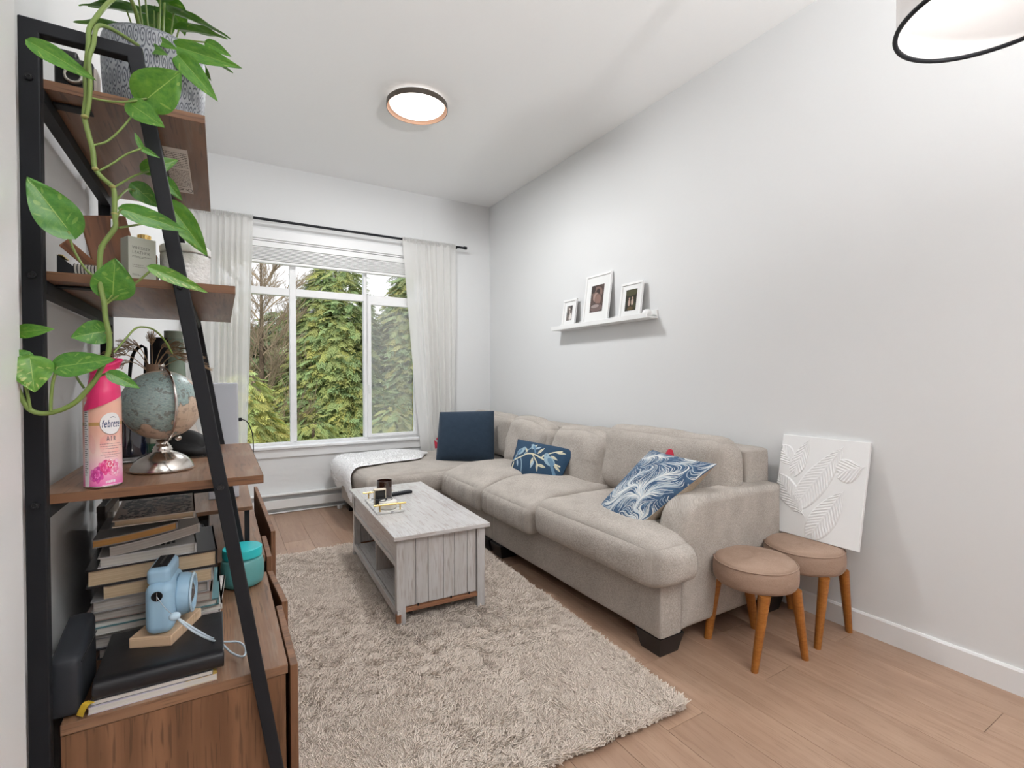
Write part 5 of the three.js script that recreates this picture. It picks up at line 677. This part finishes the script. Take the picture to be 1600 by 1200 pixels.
// ---------- middle shelf board ----------
{
  const wb = thing('sage_box', 'pale sage carton printed with two lines of lettering', 'box', [-0.130, Y2, -1.150], 28 * R);
  part(wb, 'carton', span(-0.0225, 0.0225, 0, 0.084, -0.016, 0.016, { r: 0.0015, s: 2 }), cv(0.50, 0.52, 0.44, 0.6));
  part(wb, 'front_print', place(new THREE.PlaneGeometry(0.043, 0.082), 0, 0.042, 0.0163), std({ roughness: 0.6, map: canvasTex(512, 976, (c, w, h) => { c.fillStyle = '#bfc0b4'; c.fillRect(0, 0, w, h); c.fillStyle = '#4a4a44'; c.font = '84px sans-serif'; c.textAlign = 'left'; c.fillText('WHISKEY', 60, 250, 400); c.fillText('LEATHER', 60, 350, 400); c.fillStyle = '#7d7d74'; for (const [y, l] of [[400, 340], [425, 260], [590, 200], [630, 250], [790, 120], [815, 150]]) for (let x = 60; x < 60 + l;) { const q = 14 + 26 * hash2(y, x, 2); c.fillRect(x, y, q, 12); x += q + 8; } }) }));
  const gp = thing('gold_capped_bottle', 'small bottle with a ribbed gold cap behind the sage carton', 'bottle', [-0.128, Y2, -1.215]); part(gp, 'bottle_body', span(-0.022, 0.022, 0, 0.070, -0.014, 0.014, { r: 0.004, s: 3 }), phy({ color: rgb(0.25, 0.10, 0.03), roughness: 0.08, clearcoat: 1 })); part(gp, 'cap', merge([cyl(0.010, 0.010, 0.037, 0, 0.0705, 0), ...Array.from({ length: 14 }, (_, k) => cyl(0.0014, 0.0014, 0.036, 0.010 * Math.cos(k * 0.449), 0.071, 0.010 * Math.sin(k * 0.449), { n: 8 }))]), M.gold, 'ribbed gold cap');
  const wj = thing('white_jar', 'white ceramic candle jar with a lid beside the sage carton', 'candle jar', [-0.058, Y2, -1.185]); part(wj, 'jar_body', lathe([[0, 0], [0.038, 0], [0.041, 0.004], [0.0425, 0.03], [0.0425, 0.066], [0.041, 0.069], [0, 0.069]], 0, 0, 0, 64), std({ color: rgb(0.78, 0.77, 0.75), roughness: 0.25, bumpMap: plaster, bumpScale: 0.004 })); part(wj, 'lid', lathe([[0, 0.0695], [0.042, 0.0695], [0.0432, 0.072], [0.0432, 0.083], [0.040, 0.086], [0, 0.087]], 0, 0, 0, 64), std({ color: rgb(0.80, 0.79, 0.78), roughness: 0.3 }));
  const fr = thing('wooden_plaque', 'brown wooden picture frame seen from behind, leaning back on its prop', 'picture frame', [-0.175, Y2, -1.19], 12 * R);
  part(fr, 'back_board', boxUV(new RoundedBoxGeometry(0.070, 0.125, 0.008, 2, 0.003), 'y').translate(0, 0.0625, 0).rotateX(-0.18).rotateZ(0.20).translate(0.012, 0.011, 0.012), M.plaque); part(fr, 'prop', boxUV(new RoundedBoxGeometry(0.018, 0.085, 0.004, 1, 0.001), 'y').translate(0, 0.0425, 0).rotateX(0.35).rotateZ(0.85).translate(0.042, 0.004, 0.052).translate(-0.05, 0, -0.015), M.plaque); part(fr, 'hinge', span(-0.006, 0.006, 0.10, 0.118, 0.0, 0.003).translate(0.004, 0.008, 0.002), M.steel);
  const nb = thing('notebook', 'little white spiral notebook under the leaning wooden frame', 'notebook', [-0.192, Y2, -1.108]); part(nb, 'pages', span(-0.02, 0.02, 0.001, 0.018, -0.018, 0.016, { r: 0.001 }), PG.white); part(nb, 'spiral', merge(Array.from({ length: 9 }, (_, k) => place(new THREE.TorusGeometry(0.0085, 0.0008, 5, 16), -0.018 + k * 0.0045, 0.0095, 0.016, 0, Math.PI / 2))), M.black);
  const bw = thing('black_wedge', 'black wedge shaped stand at the back of the middle board', 'stand', [-0.219, Y2, -1.18]); const ws = new THREE.Shape(); ws.moveTo(-0.019, 0); ws.lineTo(0.022, 0); ws.lineTo(-0.019, 0.034); ws.closePath(); part(bw, 'block', new THREE.ExtrudeGeometry(ws, { depth: 0.12, bevelEnabled: true, bevelSize: 0.001, bevelThickness: 0.001, bevelSegments: 1 }).translate(0, 0.0011, -0.06), M.black); part(bw, 'brass_strip', span(-0.0185, -0.012, 0.0345, 0.0375, 0.02, 0.058, { r: 0.0008 }), M.gold);
}
// ---------- top board: toy camera and the trailing plant ----------
{
  const k = thing('camera_ornament', 'black vintage camera ornament with silver dials left of the plant pot', 'ornament', [-0.222, Y1, -1.145]);
  part(k, 'body', merge([span(-0.018, 0.034, 0, 0.07, -0.02, 0.02, { r: 0.004, s: 2 }), span(-0.012, 0.012, 0.07, 0.084, -0.014, 0.014, { r: 0.003 })]), M.blackSatin); const sil = std({ color: rgb(0.62, 0.6, 0.56), roughness: 0.3, metalness: 1 });
  part(k, 'lens', lathe([[0, 0.004], [0.009, 0.003], [0.0095, 0.008], [0.0125, 0.008], [0.0135, 0.004], [0.0135, 0], [0, 0]]).rotateX(Math.PI / 2).translate(0.008, 0.036, 0.0202), sil); part(k, 'lens_glass', cyl(0.0092, 0.0092, 0.003, 0, 0.003, 0).rotateX(Math.PI / 2).translate(0.008, 0.036, 0.0202), M.blackSatin); part(k, 'viewfinder', lathe([[0, 0.003], [0.0075, 0.003], [0.0085, 0.001], [0.0085, 0], [0, 0]]).rotateX(Math.PI / 2).translate(-0.004, 0.062, 0.0202), sil); part(k, 'side_strip', span(0.0345, 0.039, 0.0, 0.06, -0.014, 0.0195, { r: 0.001 }), std({ color: rgb(0.66, 0.6, 0.55), roughness: 0.5 }), 'pale side strip');
}
{
  const plant = thing('trailing_pothos', 'green pothos trailing from a grey swirl patterned pot on the top board', 'plant', [-0.108, Y1, -1.235]);
  const potTex = canvasTex(1024, 512, (c, w, h) => {
    c.fillStyle = '#95989c'; c.fillRect(0, 0, w, h); c.strokeStyle = '#454a54'; c.lineWidth = 4; const s = 40;
    for (let y = 0; y < h / s; y++) for (let x = -1; x < w / s + 1; x++) { const cx = x * s + (y & 1 ? s / 2 : 0), cy = y * s + s / 2; c.beginPath(); for (let t = 0; t < 24; t++) { const a = t * 0.5 + (x * 7 + y * 3) % 5, r = 2 + t * 0.85; const px = cx + Math.cos(a) * r, py = cy + Math.sin(a) * r; t ? c.lineTo(px, py) : c.moveTo(px, py); } c.stroke(); }
    for (let i = 0; i < 5000; i++) { c.fillStyle = hash2(i, 3, 8) > 0.5 ? 'rgba(220,222,225,.12)' : 'rgba(60,64,70,.10)'; c.fillRect(hash2(i, 1, 8) * w, hash2(i, 2, 8) * h, 6, 3); }
  }); potTex.repeat.set(2, 1);
  part(plant, 'pot', lathe([[0, 0], [0.062, 0], [0.070, 0.004], [0.078, 0.03], [0.084, 0.07], [0.0865, 0.12], [0.086, 0.17], [0.084, 0.176], [0.081, 0.17], [0.0805, 0.15], [0, 0.15]], 0, 0.0005, 0, 72), std({ map: potTex, roughness: 0.55 })); part(plant, 'soil', cyl(0.079, 0.079, 0.006, 0, 0.151, 0), cv(0.03, 0.02, 0.015, 1));
  const leafMat = [0, 1, 2].map(k => phy({ side: THREE.DoubleSide, roughness: 0.4, transmission: 0.15, thickness: 0, color: rgb(0.80, 0.78, 0.70), map: canvasTex(256, 512, (c, w, h) => {
    c.fillStyle = ['#5c9a2c', '#4c8f2f', '#6aa436'][k]; c.fillRect(0, 0, w, h);
    for (let i = 0; i < 500; i++) { c.fillStyle = ['rgba(40,110,30,.10)', 'rgba(140,185,70,.10)'][i & 1]; c.beginPath(); c.ellipse(hash2(i, k, 5) * w, hash2(i, k, 6) * h, 12, 26, hash2(i, k, 7) - 0.5, 0, 7); c.fill(); }
    for (let i = 0; i < [3, 9, 22][k]; i++) { c.fillStyle = ['rgba(190,205,110,.55)', 'rgba(170,200,100,.5)', 'rgba(205,212,140,.65)'][k]; c.save(); const sx = hash2(i, k, 15) < 0.5 ? -1 : 1; c.translate(w / 2 + sx * (10 + hash2(i, k, 16) * w * 0.36), hash2(i, k, 17) * h * 0.9); c.rotate(sx * 0.7); c.beginPath(); c.ellipse(0, 0, 5 + 10 * hash2(i, k, 18), 16 + 34 * hash2(i, k, 19), 0, 0, 7); c.fill(); c.restore(); }
    c.strokeStyle = 'rgba(175,205,110,.85)'; c.lineWidth = 6; c.beginPath(); c.moveTo(w / 2, 0); c.lineTo(w / 2, h * 0.97); c.stroke(); c.strokeStyle = 'rgba(120,170,75,.5)'; c.lineWidth = 2.5; for (let i = 1; i < 12; i++) for (const s of [-1, 1]) { c.beginPath(); c.moveTo(w / 2, i * 40); c.quadraticCurveTo(w / 2 + s * 70, i * 40 + 30, w / 2 + s * 125, i * 40 - 10 + 60); c.stroke(); }
  }) }));
  const stemMat = cv(0.16, 0.23, 0.05, 0.5), oldMat = cv(0.30, 0.28, 0.09, 0.6);
  function leaf(base, tip, width, kind, o = {}) {
    const L = base.distanceTo(tip), d = tip.clone().sub(base).normalize(), n = (o.n ?? EYE.clone().sub(base.clone().lerp(tip, 0.5)).normalize().add(Vec(0, 0.25, 0))).clone(); n.sub(d.clone().multiplyScalar(n.dot(d))).normalize();
    let s = d.clone().cross(n).normalize(); if (o.roll) { n.applyAxisAngle(d, o.roll); s.applyAxisAngle(d, o.roll); }
    const cur = o.curl ?? 0.10, fold = o.fold ?? 0.22, heart = o.heart ?? 0.13;
    wpart(plant, 'leaf', sheetGeo(14, 22, (u, v) => {
      const a = u * 2 - 1, hw = width * 0.5 * Math.pow(Math.sin(Math.PI * clamp(Math.pow(v, 0.66), 0.0, 1)), 0.8) * (1 - 0.25 * v * v), along = L * (v - heart * a * a * Math.pow(1 - v, 2.2)) , rip = 0.02 * width * Math.sin(v * 14 + a * 5 + L * 300);
      return base.clone().addScaledVector(d, along).addScaledVector(s, a * hw).addScaledVector(n, fold * Math.abs(a) * hw - cur * L * (v - 0.4) * (v - 0.4) + cur * L * 0.16 + rip * Math.abs(a));
    }, (u, v) => [u, v]), leafMat[kind]);
  }
  const Z = (px, py, z = -0.985) => on(px, py, 'z', z), path = (pts, z0, z1) => pts.map(([x, y], i) => Z(x, y, lerp(z0, z1, i / (pts.length - 1))));
  // the two long stems over the front of the shelf
  const main = [Vec(-0.12, Y1 + 0.15, -1.20), Vec(-0.135, Y1 + 0.20, -1.12), Z(142, 40, -1.02), ...path([[138, 75], [134, 122], [135, 152], [132, 182], [139, 212], [145, 235], [149, 264], [162, 280], [176, 292], [179, 312], [179, 334], [180, 355], [172, 367], [159, 386], [156, 405], [157, 447], [163, 475], [165, 497], [170, 520], [170, 548], [158, 576], [150, 592], [135, 611], [116, 630], [88, 643], [64, 646], [48, 641], [37, 627], [27, 606], [14, 560]], -0.99, -0.965)];
  wpart(plant, 'stem', tube(main, 0.0036, 220, 10), stemMat);
  wpart(plant, 'stem', tube([Vec(-0.115, Y1 + 0.15, -1.19), Z(155, 40, -1.03), Z(146, 70, -0.99), Z(139, 92, -0.985), Z(141, 130, -0.983), Z(139, 160, -0.983), Z(135, 184, -0.985)], 0.0032, 60, 10), stemMat);
  wpart(plant, 'node', merge([[132, 182], [149, 264], [176, 292], [179, 334], [159, 386], [163, 475], [170, 520], [116, 630], [64, 646]].map(([x, y]) => { const q = Z(x, y, -0.982); return place(new THREE.SphereGeometry(0.0046, 12, 8).scale(1, 0.7, 1), q.x, q.y, q.z); })), oldMat);
  const pet = (pts, z0 = -0.985, z1 = -0.985, r = 0.0017) => wpart(plant, 'petiole', tube(path(pts, z0, z1), r, 24, 7), stemMat);
  pet([[141, 153], [168, 158], [200, 159], [229, 154]], -0.985, -1.0); pet([[147, 227], [165, 222], [186, 205], [205, 183]], -0.987, -1.0); pet([[153, 268], [175, 256], [200, 240], [221, 232]], -0.986, -1.0); pet([[178, 293], [195, 283], [212, 274], [232, 268]], -0.99, -1.10); pet([[181, 315], [188, 306], [200, 296], [210, 297]], -0.99, -1.10);
  pet([[180, 348], [183, 338], [187, 330], [190, 326]]); pet([[185, 356], [210, 352], [240, 346], [262, 335]], -0.985, -1.10); pet([[107, 361], [113, 385], [125, 408], [137, 424], [150, 433]], -0.975, -0.985); pet([[160, 384], [172, 362], [181, 345], [186, 331]], -0.983, -0.983, 0.0014); pet([[164, 474], [170, 468], [176, 461]]); pet([[168, 474], [190, 458], [215, 440], [234, 424]], -0.985, -0.985);
  pet([[172, 522], [168, 521], [164, 520]]); pet([[178, 551], [196, 530], [212, 513], [225, 511], [240, 515], [256, 530], [269, 552]], -0.985, -1.06, 0.0016); pet([[79, 642], [80, 620], [83, 595], [90, 573]], -0.965, -0.965, 0.0022); pet([[131, 606], [122, 593], [114, 577], [110, 568]], -0.98, -1.0, 0.0018); pet([[47, 639], [43, 615], [37, 595], [34, 575], [44, 562]], -0.965, -0.965, 0.0021); pet([[150, 594], [156, 588], [167, 583]], -0.985, -0.985); pet([[37, 627], [30, 610], [22, 590]], -0.965, -0.965);
  const lf = (bx, by, tx, ty, wpx, kind, zb = -0.985, zt = zb, o) => leaf(Z(bx, by, zb), Z(tx, ty, zt), wpx * 0.00092, kind, o);
  lf(44, 64, 151, 126, 30, 0, -0.97, -0.955, { heart: 0.04, curl: 0.06 }); lf(229, 155, 283, 112, 74, 0, -1.0, -0.98, { heart: 0.22 }); lf(204, 163, 257, 199, 40, 0, -1.0, -0.985, { fold: 0.1 }); lf(222, 233, 210, 206, 10, 1, -1.0, -0.995); lf(221, 232, 250, 247, 11, 1, -1.0, -1.0); lf(226, 265, 279, 250, 34, 0, -1.10, -1.11); lf(209, 290, 248, 324, 38, 1, -1.10, -1.11); lf(255, 278, 285, 314, 24, 1, -1.11, -1.12);
  lf(187, 326, 296, 362, 34, 1, -0.985, -1.02, { heart: 0.03 }); lf(262, 316, 325, 401, 50, 0, -1.10, -1.12, { heart: 0.05 }); lf(108, 361, 42, 275, 62, 1, -0.975, -0.965, { heart: 0.16 }); lf(176, 463, 180, 403, 62, 1, -0.985, -0.97, { heart: 0.12, fold: 0.15 }); lf(232, 417, 326, 458, 26, 2, -0.985, -1.0, { heart: 0.03 }); lf(22, 520, 85, 514, 24, 0, -0.985, -0.97, { heart: 0 });
  lf(165, 518, 110, 527, 44, 1, -0.995, -0.985, { heart: 0.14 }); lf(84, 574, 181, 561, 42, 1, -0.965, -0.955, { heart: 0.05, fold: 0.12 }); lf(48, 562, 11, 548, 22, 1, -0.965, -0.96); lf(47, 560, 54, 613, 54, 2, -0.963, -0.955, { heart: 0.1 }); lf(167, 582, 219, 607, 24, 1, -0.98, -0.985, { heart: 0.03 });
  // the crown of the plant, most of it above the picture
  for (const a of [[276, 84, 340, 158, 44], [272, 72, 378, 106, 40], [322, 66, 361, 88, 24], [232, 74, 262, 86, 22], [244, 62, 278, 78, 20]]) lf(a[0], a[1], a[2], a[3], a[4], 0, -1.16, -1.13, { heart: 0.06 });
  for (let i = 0; i < 16; i++) { const an = i * 2.4, r0 = 0.03 + 0.02 * hash2(i, 1, 3), r1 = 0.10 + 0.06 * hash2(i, 2, 3), hgt = Y1 + 0.20 + 0.13 * hash2(i, 3, 3), c0 = Vec(-0.108 + r0 * Math.cos(an), hgt, -1.235 + r0 * Math.sin(an)), c1 = Vec(Math.max(-0.25, -0.108 + r1 * Math.cos(an)), hgt + 0.02 - 0.06 * hash2(i, 4, 3), -1.235 + r1 * Math.sin(an)); wpart(plant, 'petiole', tube([Vec(-0.108 + 0.02 * Math.cos(an), Y1 + 0.15, -1.235 + 0.02 * Math.sin(an)), c0], 0.0016, 10, 6), stemMat); leaf(c0, c1, 0.055, i % 2, { n: Vec(0, 1, 0.2) }); }
  for (const [px, py] of [[280, 85], [276, 72], [322, 66]]) wpart(plant, 'petiole', tube([Vec(-0.09, Y1 + 0.16, -1.2), Z(250, 62, -1.17), Z(px, py, -1.16)], 0.0016, 16, 6), stemMat);
}
// ---------- outdoors ----------
{
  const gnd = new THREE.Mesh(new THREE.PlaneGeometry(90, 60).rotateX(-Math.PI / 2).translate(4, -4.6, -36), std({ color: rgb(0.10, 0.14, 0.04), roughness: 1 })); gnd.name = 'ground'; gnd.userData = { kind: 'structure' }; shadows(gnd); scene.add(gnd);
  const bark = std({ map: woodTex([[0.42, 0.36, 0.30], [0.32, 0.27, 0.22], [0.2, 0.17, 0.14]], 71, { w: 256, h: 256 }), roughness: 1 }), twigM = std({ color: rgb(0.36, 0.28, 0.19), roughness: 1 });
  const fm = phy({ color: rgb(1, 1, 1), roughness: 0.8, side: THREE.DoubleSide, transmission: 0.25, thickness: 0 });
  function frond(n, droop, seed) {                    // flat feathery spray, drooping, of narrow leaflets
    const pos = [], tri = (a, b, c) => pos.push(...a, ...b, ...c);
    for (let k = 0; k < n; k++) { const t = (k + 1) / n, x0 = t, y0 = -droop * t * t; for (const s of [-1, 1]) { const l = 0.42 * (1 - 0.6 * t) * (0.7 + 0.6 * hash2(k, s + 2, seed)), dx = 0.22, w = 0.045; for (let j = 0; j < 3; j++) { const f = (j + 0.2) / 3, ax = x0 + dx * f, az = s * l * f, ay = y0 - droop * 0.8 * f * l - 0.02 * j; const tx = ax + 0.17, tz = az + s * 0.09 * (hash2(k, j, seed) - 0.2), ty = ay - 0.06 - droop * 0.12; tri([ax, ay, az - w], [tx, ty, tz], [ax + 0.03, ay + 0.015, az + w]); tri([ax, ay, az - w * 0.4], [ax + 0.10, ay - 0.09, az + s * 0.12], [ax + 0.05, ay, az + w * 0.6]); } } }
    const g = new THREE.BufferGeometry(); g.setAttribute('position', new THREE.Float32BufferAttribute(pos, 3)); g.computeVertexNormals(); return g;
  }
  const fr = [frond(6, 0.35, 1), frond(7, 0.6, 2), frond(5, 0.2, 3)];
  function cedar(label, x, z, h, r, n, col, o = {}) {
    const t = thing(o.name ?? 'cedar_tree', label, o.cat ?? 'tree', [x, -4.6, z], 0, o.group), pow = o.pow ?? 0.85, sc = o.sc ?? 0.46, y0 = o.y0 ?? 0.3;
    part(t, 'trunk', cyl(0.16, 0.03, h * 0.96, 0, 0, 0, { n: 10 }), bark);
    const m4 = new THREE.Matrix4(), q = new THREE.Quaternion(), q2 = new THREE.Quaternion(), c = new THREE.Color();
    fr.forEach((g, gi) => {
      const N = Math.floor(n / 3), im = shadows(new THREE.InstancedMesh(g, fm, N)); im.name = 'foliage'; im.userData = { kind: 'stuff' };
      for (let i = 0; i < N; i++) {
        const f = 1 - Math.sqrt(rnd()) * (1 - 0) , yy = y0 + (h - y0) * f, lump = fbm(f * 9 + x * 3, 5 + gi * 0.1 + i % 7 * 0.9, 512, 512, 14, 2), th = rnd() * Math.PI * 2, lob = 0.72 + 0.5 * vnoise(th * 1.6 + 20, f * 11 + x, 999, 999, 18) , rad = r * Math.pow(1 - f, pow) * lob * lerp(0.55, 1, Math.sqrt(rnd())) + 0.05;
        q.setFromEuler(new THREE.Euler(0, -th + rr(-0.6, 0.6), 0)); q2.setFromEuler(new THREE.Euler(rr(-0.5, 0.5), 0, rr(-0.55, 0.25))); q.multiply(q2); const s = sc * rr(0.6, 1.2) * (0.6 + 0.4 * (1 - f));
        im.setMatrixAt(i, m4.compose(Vec(rad * Math.cos(th), yy, rad * Math.sin(th)), q, Vec(s, s, s))); const v = 0.85 + 0.4 * rnd() , ye = rnd(); c.setRGB(col[0] * v * lerp(0.85, 1.3, ye), col[1] * v, col[2] * v * lerp(1.1, 0.7, ye)); im.setColorAt(i, c);
      }
      t.add(im);
    });
    return t;
  }
  const G1 = [0.285, 0.365, 0.135], G2 = [0.27, 0.34, 0.10], G3 = [0.17, 0.23, 0.10];
  cedar('tall feathery cedar filling the middle pane of the window', 2.65, -13.6, 9.2, 2.5, 26000, G1, { pow: 0.72 });
  cedar('cedar behind the insect screen of the right pane', 4.55, -13.2, 9.0, 2.2, 20000, [0.255, 0.31, 0.14]);
  cedar('yellow green cedar low in the left pane', 0.40, -10.8, 6.0, 1.35, 14000, [0.42, 0.48, 0.16], { sc: 0.36, pow: 0.7 });
  cedar('round green shrubby tree low between the left and middle panes', 1.75, -11.6, 4.9, 1.4, 12000, [0.30, 0.385, 0.14], { pow: 0.5, sc: 0.38 });
  cedar('shorter cedar in front of the right pane cedar', 3.55, -11.8, 5.2, 1.6, 13000, [0.30, 0.36, 0.15], { pow: 0.7, sc: 0.40 });
  cedar('olive brown conifer rising behind the bare tree in the left pane', -0.35, -15.8, 8.6, 1.9, 14000, [0.36, 0.34, 0.17]);
  for (const [x, z, h] of [[-2.2, -19, 8.2], [0.7, -20.5, 8.0], [2.1, -21, 8.6], [3.6, -19.5, 8.4], [6.6, -18.5, 10.5], [-4.8, -17, 9], [8.8, -16, 10]]) cedar('dark conifer in the tree belt behind the nearer cedars', x, z, h, 2.6, 6000, G3, { sc: 0.9, group: 'background conifers', name: 'conifer' });
  // bare deciduous tree, its crown of fine twigs behind the left pane
  function bare(label, x, z, h, seed) {
    const t = thing('bare_tree', label, 'tree', [x, -4.6, z]), rn = mulberry(seed), limbs = [], twigs = [];
    part(t, 'trunk', cyl(0.13, 0.02, h, 0, 0, 0, { n: 10 }), bark);
    const grow = (p, d, l, r, lev) => { const e = p.clone().addScaledVector(d, l), m = p.clone().lerp(e, 0.5).add(Vec(rn() - 0.5, rn() - 0.5, rn() - 0.5).multiplyScalar(l * 0.12)); (lev < 2 ? limbs : twigs).push(tube([p, m, e], r, lev < 2 ? 6 : 3, lev < 2 ? 6 : 3)); if (lev >= 4) return; const k = lev === 0 ? 7 : lev === 1 ? 9 : 6; for (let i = 0; i < k; i++) { const f = lerp(0.25, 1, (i + rn()) / k), dd = d.clone().add(Vec(rn() - 0.5, rn() * 0.7 - 0.15, rn() - 0.5).multiplyScalar(1.5)).normalize(); grow(p.clone().lerp(e, f), dd, l * lerp(0.42, 0.68, rn()), r * 0.5, lev + 1); } };
    for (let i = 0; i < 26; i++) { const a = i * 2.4, y = h * lerp(0.36, 0.94, i / 26); grow(Vec(0, y, 0), Vec(Math.cos(a) * 0.8, 0.75, Math.sin(a) * 0.8).normalize(), lerp(1.6, 0.8, i / 26), 0.018, 1); }
    part(t, 'branch', merge(limbs), twigM); const tw = part(t, 'twigs', merge(twigs), twigM); tw.userData.kind = 'stuff'; t.children[1].userData.kind = 'stuff';
  }
  bare('bare deciduous tree with fine brown twigs in the left pane', 0.85, -13.2, 8.8, 5); bare('second bare tree with pale twigs further left, behind the sheer curtain', -3.2, -13.4, 8.4, 11);
}

renderer.render(scene, camera);
